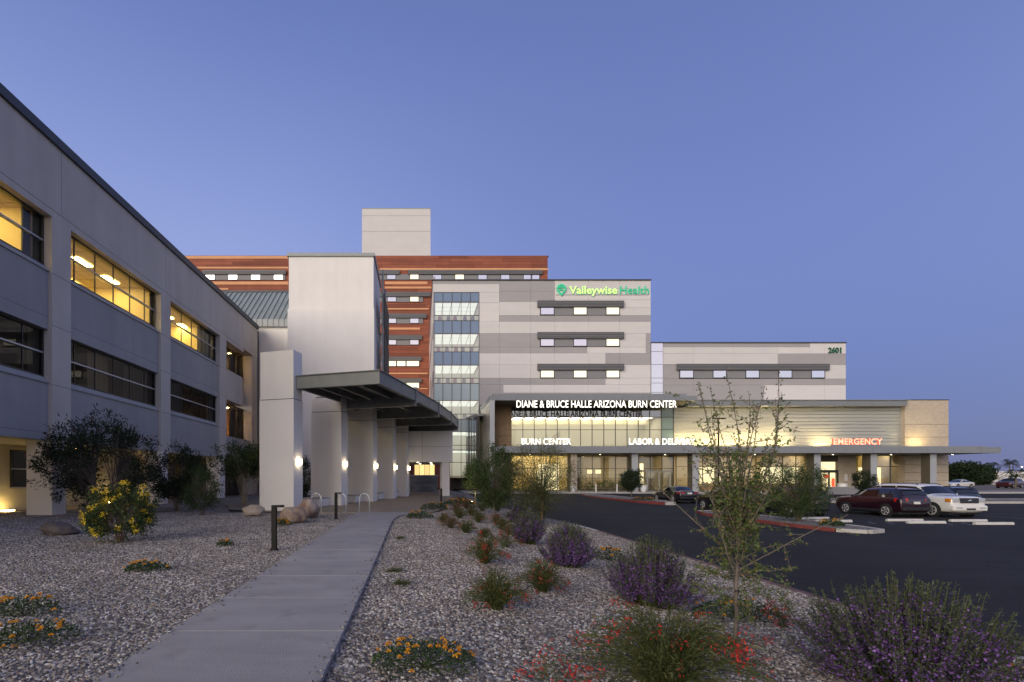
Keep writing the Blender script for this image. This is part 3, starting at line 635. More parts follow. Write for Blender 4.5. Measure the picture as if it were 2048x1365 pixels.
for i in range(1, 5):
    (c, a, wd, top) = cols[i]; u, d = udir(a); C = Vector((c[0], c[1], 0)); p = C - u*1.35 - d*.62
    sb = MB(); sb.box(-.62,.62,-.6,.6,-.05,.42); sb.xf(Matrix.Translation((p.x,p.y,0)) @ Matrix.Rotation(-R(a),4,'Z'))
    be = thing('bench', ['white block bench set before the second fin column','white block bench set before the third fin column','white block bench set before the fourth fin column','white block bench set before the last fin column'][i-1], 'bench', (p.x,p.y,0), group='benches between the fin columns')
    wmb(sb, 'seat_block', M['stucco'], be, bevel=.02)
    sb = MB(); sb.box(-.64,.64,-.62,.62,.42,.48); sb.xf(Matrix.Translation((p.x,p.y,0)) @ Matrix.Rotation(-R(a),4,'Z')); wmb(sb, 'seat_slab', M['kerb'], be, bevel=.01)
# portal block that closes the walkway
pb = thing('passage_portal', 'white panelled beam on a square post at the far end of covered walkway', 'portal', (.3, 42.4, 0))
wbox('beam_core', M['stucco_grey'], pb, -2.6, 2.83, 42.45, 46.4, 3.0, 5.68)
for x0, x1 in ((-2.6,.18),(.22,2.86)):
    for z0, z1 in ((2.98,4.32),(4.36,5.70)): wbox('facing_panel', M['stucco'], pb, x0, x1, 42.38, 42.447, z0, z1, bevel=.01)
wbox('post', M['stucco'], pb, 1.9, 2.6, 42.5, 43.3, -.1, 2.98); wbox('post', M['stucco'], pb, 1.9, 2.6, 45.4, 46.2, -.1, 2.98)
wbox('side_wall', M['int_cream'], pb, -1.25, -1.05, 43.2, 50, -.05, 2.98)
wbox('passage_ceiling', M['stucco_grey'], pb, -1.2, 2.8, 46.41, 52, 3.0, 3.2)
for x, y in ((-.2,43.2),(1.0,44.4),(0,47.5),(1.2,49.5)): wmb(MB().lathe([(.1,-.02),(.1,0)], (x,y,2.985), 12), 'downlight', M['lamp_spot'], pb)
gw = thing('block_wall', 'low grey concrete block wall seen through the passage', 'wall', (.6, 54.2, 0)); wbox('masonry', M['block'], gw, -1.4, 2.0, 54, 54.4, -.1, 1.82); wbox('wall_cap', M['kerb'], gw, -1.45, 2.05, 53.96, 54.44, 1.82, 1.9)
rb = thing('rear_building', 'low building with glowing yellow windows seen through the passage', 'building', (0,72,-.3)); wbox('wall', M['terra2'], rb, -6, 4.5, 72, 74, -.4, 6.0)
for k in range(4): wu('lit_window', lamp_mat('rear_window_%d' % k, (1,.74,.30), .9 + .2*(k % 2)), rb, -.8+k*.75, -.8+k*.75+.70, 71.93, 71.99, 1.95, 3.6)
# white stair block above the walkway
sb_ = thing('stair_block', 'tall plain white stucco block with grey coping behind the walkway canopy', 'building', (-8, 46, 0))
XR = PX(747, 44)
wbox('upper_wall', M['stucco'], sb_, -11.95, XR, 44.06, 51.3, 17.02, 21.75); wbox('lower_wall', M['stucco'], sb_, -12.05, XR+.06, 44, 51.4, -.1, 17.0)
wbox('coping', M['coping_light'], sb_, -12.1, XR+.12, 43.92, 51.45, 21.75, 22.05)
scr = thing('steel_screen', 'grey green steel louvre screen on posts beside the white stair block', 'screen', (XR+.6, 51, 0))
for k, y in enumerate((46.5, 49.5, 52.5)):
    wmb(MB().tube([(XR+.65,y,6.5),(XR+.65,y,[21.6,20.9,20.2][k])], .09, 8), 'post', M['coping_light'], scr); wu('strut', M['coping_light'], scr, XR+.07, XR+.66, y-.04, y+.04, 16.2, 16.3)
for j, (z0, z1) in enumerate(((8.5,11.6),(12.0,15.6),(16.0,19.4))):
    pn = wbox('louvre_panel', M['coping'], scr, XR+.74, XR+.78, 46.6-j*.1, 53.2-j*.1, z0, z0+.08)
    for z in np.arange(z0+.2, z1, .2): ubox('slat', M['coping'], pn, XR+.70, XR+.84, 46.6-j*.1, 53.2-j*.1, z, z+.10)
# link building with standing seam roof
lk = thing('link_building', 'white wing with sloping grey green standing seam metal roof beside office building', 'building', (-16, 52, 0))
wbox('wall', M['stucco'], lk, -26, -12.1, 49.5, 70, -.1, 17.0)
q = MB(); q.quad((-26,49.3,17.75),(-12.1,49.3,17.75),(-12.1,54.5,22.5),(-26,54.5,22.5)); q.quad((-26,54.5,22.5),(-12.1,54.5,22.5),(-12.1,70,22.5),(-26,70,22.5)); q.quad((-12.1,49.5,17),(-12.1,70,17),(-12.1,70,22.5),(-12.1,54.5,22.5)); q.quad((-12.1,49.3,17.75),(-12.1,49.5,17),(-12.1,54.5,22.5),(-12.1,54.5,22.5))
rf = wmb(q, 'roof', M['roof_green'], lk)
box('eave_fascia', M['coping_light'], rf, -26, -12.1, 49.2, 49.42, 17.0, 17.74); box('ridge_flashing', M['coping'], rf, -26, -12.1, 54.4, 54.9, 22.5, 22.68)
for x in np.arange(-25.6, -12.2, .56):
    s = MB(); s.v = [(x-.02,49.28,17.70),(x+.02,49.28,17.70),(x+.02,54.5,22.46),(x-.02,54.5,22.46),(x-.02,49.22,17.82),(x+.02,49.22,17.82),(x+.02,54.44,22.6),(x-.02,54.44,22.6)]
    s.f = [(0,3,2,1),(4,5,6,7),(0,1,5,4),(1,2,6,5),(2,3,7,6),(3,0,4,7)]; s.m = [0]*6; s.build('seam', M['coping_light'], rf)
    ubox('seam', M['coping_light'], rf, x-.02, x+.02, 49.14, 49.2, 17.0, 17.76)
# ---------------------------------------------------------------- terracotta tower far behind
YT = 104.0
def rect(par, name, m, px0, px1, py0, py1, Y, dep=.1, proud=0.0, shared=True):
    "box whose front face fills the photo rectangle at depth Y - proud"
    Yf = Y - proud
    f = wu if shared else wbox
    if proud > .5: Y = Yf
    return f(name, m, par, PX(px0,Y), PX(px1,Y), Yf, Yf+dep, PZ(py1,Y), PZ(py0,Y))
tt = thing('terracotta_tower', 'tall hospital tower clad in red terracotta strips with orange bands, behind the others', 'building', (-10, YT, 0))
wbox('wall_core', M['terra2'], tt, PX(300,YT), PX(1096,YT), YT+.3, YT+26, -1, PZ(513,YT))
wbox('parapet_cap', M['coping'], tt, PX(298,YT), PX(1097.5,YT), YT+.05, YT+26.2, PZ(513,YT), PZ(511.5,YT))
rows = [511.8 + i*6.1 for i in range(53)]
for r0 in rows:
    r1 = r0 + 6.0; x = 300.0
    while x < 1095.5:
        x1 = min(x + random.uniform(50, 120), 1095.5)
        if 1095.5 - x1 < 25: x1 = 1095.5
        vis = not (x > 870 and r0 > 560) and r0 < (600 if x < 575 else 830) and not (x > 575 and x1 < 748) and x1 > 365
        if vis: rect(tt, 'terracotta_panel', M['terra'] if random.random() < .6 else M['terra2'], x+.15, x1-.15, r0, r1-.16, YT, .25)
        x = x1
for a in ((365,577,513,518.3),(380,577,534.5,538),(760,1096,537,541.5),(415,577,564,570),(425,457,577,580.5),(770,855,564,569.5),(770,863,574,578),(770,858,617,620),(770,840,656,660),(770,855,746,749),(770,857,792,795),(770,855,777,779)):
    rect(tt, 'terracotta_band', M['terra_o'], *a, YT, .3, .12)
def strip_windows(par, px0, px1, py0, py1, wins, Y, shade_ext, gl, band=True, lit=()):
    "a window strip: dark infill band, framed panes, deep sunshade above"
    if band: rect(par, 'infill_panel', M['pan_d'], px0, px1, py0, py1, Y, .12, .17)
    for k, (a, b_) in enumerate(wins):
        w_ = rect(par, 'window', M['frame'], a, b_, py0, py1, Y, .12, .20, shared=False)
        q = MB(); e = .12
        x0, x1, z0, z1 = PX(a,Y)+e, PX(b_,Y)-e, PZ(py1,Y)+e, PZ(py0,Y)-e
        q.quad((x0,Y-.205,z0),(x1,Y-.205,z0),(x1,Y-.205,z1),(x0,Y-.205,z1))
        q.build('pane', M['win_lit'] if k in lit else gl, w_)
    s0, s1, t0, t1 = shade_ext
    sh = rect(par, 'sunshade', M['shade'], s0, s1, t0, t1, Y-.25, .22, .2, shared=False)
    for k in range(1, 4):
        z = PZ(t0 + (t1-t0)*k/4, Y-.5); ubox('fin', M['pan_d'], sh, PX(s0,Y-.5), PX(s1,Y-.5), Y-.52, Y-.46, z-.03, z+.03)
M['win_sky'] = mat('window_sky', (.30,.32,.36), .03, spec=1.0, metal=.85)
M['win_sky'].node_tree.nodes['Principled BSDF'].inputs['Base Color'].default_value = (.86,.88,.92,1)
M['win_lit'] = mat('window_lit', (.5,.48,.42), .08, emit=(1,.90,.62), estr=.85, spec=.8)
strip_windows(tt, 411, 571, 549.5, 561, [(411,431),(456.5,476),(502,521.5),(547.5,567)], YT, (406,572,541,549.5), M['win_sky'])
strip_windows(tt, 760, 1080, 549.5, 560.5, [(773.5,792),(819.5,838),(865,883.5),(909.5,928.5),(955.5,974),(1001,1019.5),(1046,1062),(1063,1079)], YT, (816,1085,541,549.5), M['win_sky'], lit=(1,3))
rect(tt, 'sunshade', M['shade'], 757, 799, 541, 549.5, YT-.25, .22, .2)
for k, (y0, s) in enumerate(((594,(757,861)),(637,(757,853)),(680,(757,844)))):
    strip_windows(tt, 757, 846 if k < 2 else 838, y0, y0+11, [(774.5,793),(819.5,838)], YT, (s[0],s[1],y0-11+2,y0), M['win_sky'], lit=(1,) if k == 0 else ())
for y0 in (722, 765.5):
    strip_windows(tt, 757, 839, y0, y0+12, [(773.5,793),(793.3,812),(812.3,839)], YT, (757,843,y0-8,y0), M['win_lit'], lit=(0,1,2))
ph = thing('elevator_penthouse', 'plain pale concrete penthouse block rising above terracotta tower roof', 'building', (-6, 110, 0))
wbox('wall', M['pan_l'], ph, PX(724,110), PX(861,110), 110, 122, PZ(530,110), PZ(418,110)); wbox('cap', M['coping_light'], ph, PX(723.5,110), PX(861.5,110), 109.95, 122.1, PZ(418,110), PZ(416.8,110))
for y in (432, 463): wu('reveal', M['pan_g'], ph, PX(724,110), PX(861,110), 109.985, 110.1, PZ(y+.4,110), PZ(y-.4,110))
# ---------------------------------------------------------------- pale panel tower with curtain wall
Y1 = 75.0
pt = thing('panel_tower', 'pale grey panelled hospital tower with glass corner and green lit sign', 'building', (17, Y1, 0))
wbox('wall_core', M['pan_g'], pt, PX(867,Y1)+.3, PX(1300.5,Y1)-.05, Y1+6.0, Y1+29, -.5, PZ(562,Y1))
wbox('wall_core', M['pan_g'], pt, PX(958.5,Y1), PX(1300.5,Y1)-.05, Y1+.12, Y1+6.0, 8, PZ(562,Y1))
wbox('parapet_cap', M['coping'], pt, PX(864.5,Y1), PX(1301.5,Y1), Y1-.25, Y1+29, PZ(562,Y1), PZ(560,Y1))
zy = lambda v: 480 + v*.29297
zx = lambda v: 720 + v*.29297
def panels(par, lst, xf, yf, Y, seam=None):
    for c, x0, x1, y0, y1 in lst:
        xs = [x0] + [s for s in (seam or []) if x0+8 < s < x1-8] + [x1]
        for a, b_ in zip(xs, xs[1:]):
            o = wu('wall_panel', M[c], par, PX(xf(a),Y)+.012, PX(xf(b_),Y)-.012, Y-.06-(.0 if c != 'pan_l' else .012), Y+.11, PZ(yf(y1),Y)+.012, PZ(yf(y0),Y)-.012)
seam = [950, 1165, 1328, 1560, 1770]
panels(pt, [('pan_g',500,950,275,303),('pan_l',500,950,303,360),('pan_l',813,950,360,432),('pan_l2',813,950,432,560),('pan_g',950,1328,275,352),('pan_g',950,1328,352,425),
  ('pan_l',1328,1983,275,335),('pan_l2',1328,1983,335,410),('pan_l',950,1983,425,463) if False else ('pan_l',950,1228,425,517),('pan_l2',1228,1983,410,463),('pan_l',1770,1983,463,517),('pan_g',950,1983,517,560),
  ('pan_l',813,1983,560,640),('pan_g',813,1228,640,733),('pan_g',1228,1770,640,678),('pan_l',1770,1950,640,733),('pan_g',813,1550,733,775),('pan_l2',1550,1950,733,775),('pan_g',1950,1983,640,775),
  ('pan_l',813,1675,775,855),('pan_g',1675,1983,775,855),('pan_l',813,1228,855,945),('pan_l',1228,1770,855,892),('pan_l2',1770,1983,855,945),('pan_g',813,1675,945,990),('pan_l2',1675,1983,945,990),('pan_g',813,978,990,1130),('pan_l2',978,1983,990,1045),('pan_g',978,1983,1045,1200)], zx, zy, Y1, seam)
for k, (s0, s1, w0, w1) in enumerate(((418,461,461,517),(632,676,676,731),(848,891,891,946))):
    strip_windows(pt, zx(1228), zx(1770), zy(w0), zy(w1), [(zx(1228),zx(1325)),(zx(1453),zx(1548)),(zx(1675),zx(1770))], Y1, (zx(1210),zx(1800),zy(s0),zy(s1)), M['win_sky'], lit=[(1,2),(2,),(0,1,2)][k])
# side wall facing left, receding
for k, z in enumerate(np.arange(1.0, 30.5, 2.45)): wu('wall_panel', M['pan_l' if k % 3 else 'pan_g'], pt, PX(867,Y1)-.12, PX(867,Y1)+.28, Y1+.02, Y1+29, z, z+2.42)
for z in np.arange(4.0, 29, 4.9): wu('window_strip', M['win_sky'], pt, PX(867,Y1)-.14, PX(867,Y1), Y1+12, Y1+24, z, z+1.4)
# curtain wall: storeys behind glass
CX = [zx(v) for v in (503,565,627,690,752,812)]
cwx0, cwx1 = PX(CX[0],Y1), PX(CX[-1],Y1)
lv = [(360,425,'spandrel'),(425,517,'g'),(517,552,'g'),(552,640,'spandrel'),(640,733,'g'),(733,765,'g'),(765,855,'spandrel'),(855,945,'g'),(945,980,'g'),(980,1097,'spandrel_p'),(1097,1190,'g'),(1190,1225,'g'),(1225,1310,'spandrel_p'),(1310,1403,'g'),(1403,1435,'g'),(1435,1520,'g'),(1520,1610,'g')]
for y0, y1, kd in lv:
    z0, z1 = PZ(zy(y1),Y1), PZ(zy(y0),Y1)
    for a, b_ in zip(CX, CX[1:]):
        m = MB(); m.quad((PX(a,Y1)+.03,Y1-.02,z0),(PX(b_,Y1)-.03,Y1-.02,z0),(PX(b_,Y1)-.03,Y1-.02,z1),(PX(a,Y1)+.03,Y1-.02,z1))
        wmb(m, 'pane' if kd == 'g' else 'spandrel_pane', M['glass_cw'] if kd == 'g' else M[kd], pt)
    wu('transom', M['mullion'], pt, cwx0, cwx1, Y1-.08, Y1+.08, z1-.04, z1+.04)
for a in CX: wu('mullion', M['mullion'], pt, PX(a,Y1)-.035, PX(a,Y1)+.035, Y1-.12, Y1+.06, .0, PZ(zy(360),Y1))
for k, (yc, yf_) in enumerate(((427,552),(642,765),(857,980),(1099,1225),(1312,1440),(1440,1625))):
    zc, zf = PZ(zy(yc),Y1), PZ(zy(yf_),Y1)
    m = MB(); m.quad((cwx0,Y1+.06,zc),(cwx1,Y1+.06,zc),(cwx1,Y1+6,zc),(cwx0,Y1+6,zc)); wmb(m, 'ceiling', M['int_white'], pt)
    m = MB(); m.quad((cwx0,Y1+.06,zf),(cwx1,Y1+.06,zf),(cwx1,Y1+6,zf),(cwx0,Y1+6,zf)); wmb(m, 'room_floor', M['floor_in'], pt)
    m = MB(); m.quad((cwx0,Y1+5.9,zf),(cwx1,Y1+5.9,zf),(cwx1,Y1+5.9,zc),(cwx0,Y1+5.9,zc)); m.quad((cwx0,Y1+.06,zf),(cwx0,Y1+6,zf),(cwx0,Y1+6,zc),(cwx0,Y1+.06,zc)); m.quad((cwx1,Y1+.06,zf),(cwx1,Y1+6,zf),(cwx1,Y1+6,zc),(cwx1,Y1+.06,zc)); wmb(m, 'room_wall', M['int_white'], pt)
    for x in np.arange(cwx0+.12, cwx1-.9, 1.36):
        for y in (Y1+.3, Y1+2.2, Y1+4.1): wu('ceiling_light', M['lamp_hosp'], pt, x, x+1.25, y, y+1.7, zc-.04, zc-.01)
    for j in range(5):
        x = cwx0 + .9 + j*1.3 + random.uniform(-.2,.2)
        if k < 4: wmb(MB().lathe([(.05,0),(.3,.05),(.32,.55),(.26,.95),(.1,1.02)], (x,Y1+1.0,zf), 10), 'lounge_chair', mat('chair_%d%d' % (k,j), random.choice([(.05,.06,.08),(.3,.04,.04),(.08,.09,.12)]), .8), pt)
# green logo and sign lettering
FNT = {}
def letters(par, text, px0, px1, py0, py1, Y, faces, depth=.12, bold=.0, back=None, flat_top=None):
    "separate letter solids fitted to a photo rectangle; py0..py1 is cap height"
    if 'scene' not in FNT:
        FNT['scene'] = bpy.data.scenes.new('type_setting')      # a scratch scene, so that measuring text stays quick
    cu = bpy.data.curves.new('t', 'FONT'); cu.size = 1.0; cu.offset = bold; cu.resolution_u = 3
    tmp = bpy.data.objects.new('t', cu); FNT['scene'].collection.objects.link(tmp); vl = FNT['scene'].view_layers[0]
    def outline(s):
        k = (s, bold)
        if k not in FNT:
            cu.body = s; vl.update(); e = tmp.evaluated_get(vl.depsgraph); me = e.to_mesh()
            FNT[k] = (np.array([v.co[:] for v in me.vertices]).reshape(-1,3), [tuple(p.vertices) for p in me.polygons]); e.to_mesh_clear()
        return FNT[k]
    VH, _ = outline('H'); capz = VH[:,1].max(); 
    full, _ = outline(text); xmin, xmax = full[:,0].min(), full[:,0].max()
    X0, X1, Z0, Z1 = PX(px0,Y), PX(px1,Y), PZ(py1,Y), PZ(py0,Y)
    kx, kz = (X1-X0)/(xmax-xmin), (Z1-Z0)/capz
    for i, ch in enumerate(text):
        if ch == ' ': continue
        V, F = outline(ch)
        pre, _ = outline(text[:i+1]); right = pre[:,0].max(); x_off = right - V[:,0].max()
        X = X0 + (V[:,0] + x_off - xmin)*kx; Z = Z0 + V[:,1]*kz; n = len(V)
        mb = MB(); mb.v = [(x,Y,z) for x, z in zip(X,Z)] + [(x,Y+depth,z) for x, z in zip(X,Z)]
        ec = {}
        for f in F:
            for a, b_ in zip(f, f[1:]+f[:1]): ec[(a,b_)] = ec.get((a,b_),0)+1
        for f in F: mb.f.append(f); mb.m.append(0); mb.f.append(tuple(n+j for j in reversed(f))); mb.m.append(1)
        for (a, b_) in ec:
            if (b_,a) not in ec: mb.f.append((b_,a,n+a,n+b_)); mb.m.append(1)
        fm = faces[i] if isinstance(faces, list) else faces
        o = wmb(mb, 'letter', [fm, back or M['sign_back']], par)
    bpy.data.objects.remove(tmp)
vs_ = thing('wall_sign', 'illuminated lime and green lettering with heart logo high on the panel tower', 'sign', (PX(1205,Y1), Y1, PZ(580,Y1)))
letters(vs_, 'Valleywise', 1138.5, 1234.5, 572.5, 587.5, Y1-.30, M['sign_lime'], .15, .022, M['sign_green'])
letters(vs_, 'Health', 1240.5, 1298, 572.5, 587.5, Y1-.30, M['sign_green'], .15, -.004, M['sign_green'])
def pin_ring(kr):
    return [(kr*9.5*math.cos(t), kr*9.5*math.sin(t)) for t in np.linspace(R(-38), R(218), 22)]
oute = pin_ring(1.0) + [(0,-14.5)]; inne = [(x*.68,y*.68) for x, y in pin_ring(1.0)] + [(0,-9.6)]
Yl = Y1-.30; m = MB(); n = len(oute); cx, cy = 1123, 577.5
for dy in (0, .15):
    m.v += [(PX(cx+x,Yl),Yl+dy,PZ(cy-y,Yl)) for x, y in oute] + [(PX(cx+x,Yl),Yl+dy,PZ(cy-y,Yl)) for x, y in inne]
for i in range(n):
    j = (i+1) % n; m.f += [(i,j,n+j,n+i),(2*n+j,2*n+i,3*n+i,3*n+j),(j,i,2*n+i,2*n+j),(n+i,n+j,3*n+j,3*n+i)]; m.m += [0]*4
wmb(m, 'logo_pin', M['sign_green'], vs_)
for a in ((1117.5,1128,573,575.4),(1119,1126.5,578,580.4)): wu('logo_bar', M['sign_green'], vs_, PX(a[0],Yl), PX(a[1],Yl), Yl, Yl+.14, PZ(a[3],Yl), PZ(a[2],Yl))
wu('raceway', M['galv'], vs_, PX(1112,Yl), PX(1299,Yl), Y1-.14, Y1-.08, PZ(589.5,Yl), PZ(588.3,Yl))
# ---------------------------------------------------------------- lower wing with street number
wg = thing('panel_wing', 'lower pale panelled hospital wing with street number and one long sunshade', 'building', (45, Y1, 0))
x7 = lambda v: 1280 + v*.375
y7 = lambda v: 660 + v*.375
wbox('wall_core', M['pan_g'], wg, PX(1301,Y1)+.02, PX(1691,Y1)-.05, Y1+.12, Y1+22, 8, PZ(687,Y1)); wbox('parapet_cap', M['coping'], wg, PX(1301,Y1)+.02, PX(1691.5,Y1), Y1-.22, Y1+22.1, PZ(687,Y1), PZ(685.2,Y1))
panels(wg, [('pan_g',122,905,70,93),('pan_l2',905,1096,70,128),('pan_l',122,733,93,128),('pan_l2',733,905,93,128),('pan_l',122,733,128,186),('pan_g',733,1096,128,188),('pan_g',122,207,188,262),('pan_g',207,982,188,217),('pan_l',982,1096,188,262),('pan_g',122,1096,262,295),('pan_g',122,660,295,400),('pan_l2',660,1096,295,400)], x7, y7, Y1, [283,500,733,982])
strip_windows(wg, x7(207), x7(982), y7(216), y7(260), [(x7(a),x7(b_)) for a, b_ in ((207,283),(384,458),(558,633),(733,807),(907,982))], Y1, (x7(195),x7(1007),y7(183),y7(216)), M['win_sky'])
gy = [70,117,186,258,285,335,370]
for a, b_ in zip(gy, gy[1:]): rect(wg, 'glass_pane', M['win_sky'], 1302, 1325, y7(a)+.4, y7(b_)-.4, Y1, .1, .1)
ns_ = thing('street_number', 'dark green number 2601 on top corner of the panelled wing', 'sign', (PX(1670,Y1), Y1, PZ(700,Y1)))
M['num_green'] = mat('number_green', (.012,.10,.055), .5)
letters(ns_, '2601', 1657, 1683, 695.3, 706, Y1-.2, M['num_green'], .1, .03, M['num_green'])
M['glass_lobby'] = glass('glass_lobby', (.93,.95,.90), .16)
M['spandrel_g'] = mat('spandrel_green', (.20,.28,.26), .08, .04, .3, spec=.9)
M['glass_top'] = glass('glass_lobby_top', (.5,.52,.5), .34)
M['lamp_lobby'] = lamp_mat('lamp_lobby', (1,.90,.66), 6.0)
M['lamp_ground'] = lamp_mat('lamp_ground_floor', (1,.84,.50), 36)
M['lamp_wash'] = lamp_mat('lamp_wash', (1,.78,.34), 190)
M['lamp_gold'] = lamp_mat('lamp_gold_room', (1,.86,.54), 17)
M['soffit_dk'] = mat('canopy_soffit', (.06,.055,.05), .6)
M['glass_lobby2'] = glass('glass_lobby_low', (.92,.93,.88), .16)
M['glass_dk2'] = glass('glass_link', (.5,.5,.45), .35)
M['int_gold'] = mat('room_wall_gold', (.55,.42,.17), .9)
M['int_tan'] = mat('room_wall_tan', (.46,.37,.24), .9)
M['glow_wall'] = mat('wall_painted_glow', (.8,.74,.55), .8, emit=(1,.86,.48), estr=1.05)  # room light is put into this surface as its own glow
# ---------------------------------------------------------------- entrance podium: glass lobby portal, metal siding wing, brick end
YG, YS = 69.0, 64.0
pd = thing('entrance_podium', 'two storey glass lobby framed by grey metal portal under long entrance canopy', 'building', (25, YS, ENT))
x6 = lambda v: 880 + v*.26367
y6 = lambda v: 760 + v*.26367
XPL = PX(980, YS)                      # left face of the portal frame
zs0 = PZ(801, YS); zs1 = PZ(792, YS)
# portal roof slab with pointed right end
slab = MB().prism([(XPL,YS),(PX(1395,YS),YS),(PX(1347,YG)+1.2,YG+.2),(PX(1347,YG)+1.2,Y1-.1),(XPL,Y1-.1)], zs0, zs1)
wmb(slab, 'portal_roof', M['fascia'], pd)
wmb(MB().prism([(XPL+.55,YS+.6),(PX(1378,YS),YS+.6),(PX(1347,YG)+1,YG),(PX(1347,YG)+1,Y1-.12),(XPL+.55,Y1-.12)], zs1+.005, PZ(786.2,YS)), 'roof_kerb', M['fascia'], pd)
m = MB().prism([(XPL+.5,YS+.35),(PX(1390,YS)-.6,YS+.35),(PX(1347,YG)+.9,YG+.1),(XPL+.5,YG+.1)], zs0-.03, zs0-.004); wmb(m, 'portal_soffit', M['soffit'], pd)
for k in range(1, 8): wu('fascia_joint', M['coping'], pd, PX(980+k*53,YS)-.012, PX(980+k*53,YS)+.012, YS-.004, YS+.02, zs0, zs1)
# left side wall of the portal: metal frame edge and tan panels
wbox('portal_jamb', M['alu'], pd, XPL, XPL+.62, YS, YS+.5, ENT, zs0-.002)
M['tan_panel'] = mat('tan_metal_panel', (.33,.30,.24), .35, .06, .4, metal=.5)
for k in range(5):
    y0 = YS+.52 + k*2.06
    for z0, z1 in ((ENT,3.6),(3.62,7.4),(7.42,zs0-.01)): wu('side_panel', M['tan_panel'], pd, XPL+.03, XPL+.3, y0, y0+2.04, z0, z1)
wbox('return_wall', M['brick_w'], pd, XPL+.32, PX(1022,YG), YG-.15, YG+.35, ENT, zs0-.01)
for z in (5.6, 7.5, 9.3): wu('brick_reveal', M['frame'], pd, XPL+.62, PX(1022,YG), YG-.156, YG-.1, z, z+.03)
# upper lobby glazing
MX = [x6(v) for v in (540,628,715,803,890,978,1065,1153,1242,1330,1418,1503,1590,1678,1770)]
zt = zs0-.035; zc1 = PZ(899, YG)
HZ = [zt, PZ(835,YG), PZ(860,YG), zc1]
for i, (a, b_) in enumerate(zip(MX, MX[1:])):
    for z1, z0 in zip(HZ, HZ[1:]):
        m = MB(); m.quad((PX(a,YG)+.03,YG,z0),(PX(b_,YG)-.03,YG,z0),(PX(b_,YG)-.03,YG,z1),(PX(a,YG)+.03,YG,z1)); wmb(m, 'pane', (M['glass_top'] if z1 == zt else M['glass_lobby']) if i < 13 else M['spandrel_g'], pd)
for a in MX: wu('mullion', M['mullion'], pd, PX(a,YG)-.035, PX(a,YG)+.035, YG-.10, YG+.05, zc1, zt)
for z in HZ[1:3]: wu('transom', M['mullion'], pd, PX(MX[0],YG), PX(MX[-1],YG), YG-.09, YG+.045, z-.035, z+.035)
LX0, LX1 = PX(1022,YG), PX(1347,YG)
def lroom(x0, x1, y0, y1, z0, z1, wall, ceil, floor):
    m = MB(); m.quad((x0,y0,z1),(x1,y0,z1),(x1,y1,z1),(x0,y1,z1)); wmb(m, 'ceiling', ceil, pd)
    m = MB(); m.quad((x0,y0,z0),(x1,y0,z0),(x1,y1,z0),(x0,y1,z0)); wmb(m, 'room_floor', floor, pd)
    m = MB(); m.quad((x0,y1,z0),(x1,y1,z0),(x1,y1,z1),(x0,y1,z1)); m.quad((x0,y0,z0),(x0,y1,z0),(x0,y1,z1),(x0,y0,z1)); m.quad((x1,y0,z0),(x1,y1,z0),(x1,y1,z1),(x1,y0,z1)); wmb(m, 'room_wall', wall, pd)
zmid = PZ(909, YG)
lroom(LX0, LX1-1.6, YG+.1, YG+5.6, zmid+.5, HZ[1]+.05, M['int_white'], M['int_white'], M['floor_in'])
wbox('dark_backing', M['int_dark'], pd, LX0+.05, LX1-1.6, YG+.5, YG+.6, HZ[1]+.06, zt)  # added dark sheet behind the top panes, so their reflections show
for x in np.arange(LX0+.6, LX1-3, 1.7):
    for y in (YG+.9, YG+2.2, YG+4.2): wu('ceiling_light', M['lamp_lobby'], pd, x, x+1.3, y, y+.6, HZ[1]-.02, HZ[1]+.02)
wbox('partition', M['int_white'], pd, LX0+1.3, LX0+7.0, YG+3.4, YG+3.6, zmid+.5, zmid+3.6); wbox('cove', M['int_cream'], pd, LX0+.1, LX1-1.8, YG+2.9, YG+3.2, HZ[1]-.75, HZ[1]+.03)
for k in range(9): wu('stair_baluster', M['mullion'], pd, LX0+6.2+k*.16, LX0+6.24+k*.16, YG+1.8, YG+1.84, zmid+1.2+k*.12, zmid+2.6+k*.12)
# entrance canopy: long fascia slab with raised kerb, soffit and square columns
YC = 62.6
zc0, zc_1 = PZ(906.5,YC), PZ(896.5,YC)
cxr = PX(2002,YC)
wmb(MB().prism([(XPL+.1,YC),(cxr,YC),(cxr-1.2,YC+4),(cxr-1.2,YG+2),(XPL+.1,YG-.16)], zc0, zc_1), 'canopy_slab', M['fascia'], pd)
wmb(MB().prism([(XPL+.5,YC+.45),(PX(1979,YC),YC+.45),(PX(1979,YC),YG+1),(XPL+.5,YG-.17)], zc_1+.004, PZ(892.3,YC)), 'canopy_kerb', M['fascia'], pd)
wbox('canopy_tip', M['fascia'], pd, cxr-2.6, cxr+.1, YC-.03, YC+3.4, zc_1+.001, zc_1+.12)
for k in range(1, 19): wu('fascia_joint', M['coping'], pd, PX(990+k*54,YC)-.012, PX(990+k*54,YC)+.012, YC-.004, YC+.02, zc0, zc_1)
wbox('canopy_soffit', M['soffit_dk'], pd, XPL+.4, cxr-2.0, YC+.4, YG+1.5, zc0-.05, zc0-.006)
for k, px in enumerate((1003, 1148, 1270, 1391.5, 1635, 1748, 1867)):
    X = PX(px, YC+.9); w2 = .42
    c_ = wbox('canopy_column', M['alu'] if k > 1 else M['brick'], pd, X-w2, X+w2, YC+.9, YC+2.1, ENT, zc0-.05)
    ubox('side_shade', M['soffit'], c_, X-w2-.02, X-w2-.002, YC+.93, YC+2.07, ENT, zc0-.055)  # dark sheet paints the shade on the column's left face
for px in (1060, 1200, 1330, 1510, 1666, 1782, 1905):
    wmb(MB().lathe([(.09,-.02),(.09,0)], (PX(px,YC+3), YC+3, zc0-.052), 12), 'downlight', M['lamp_spot'], pd)
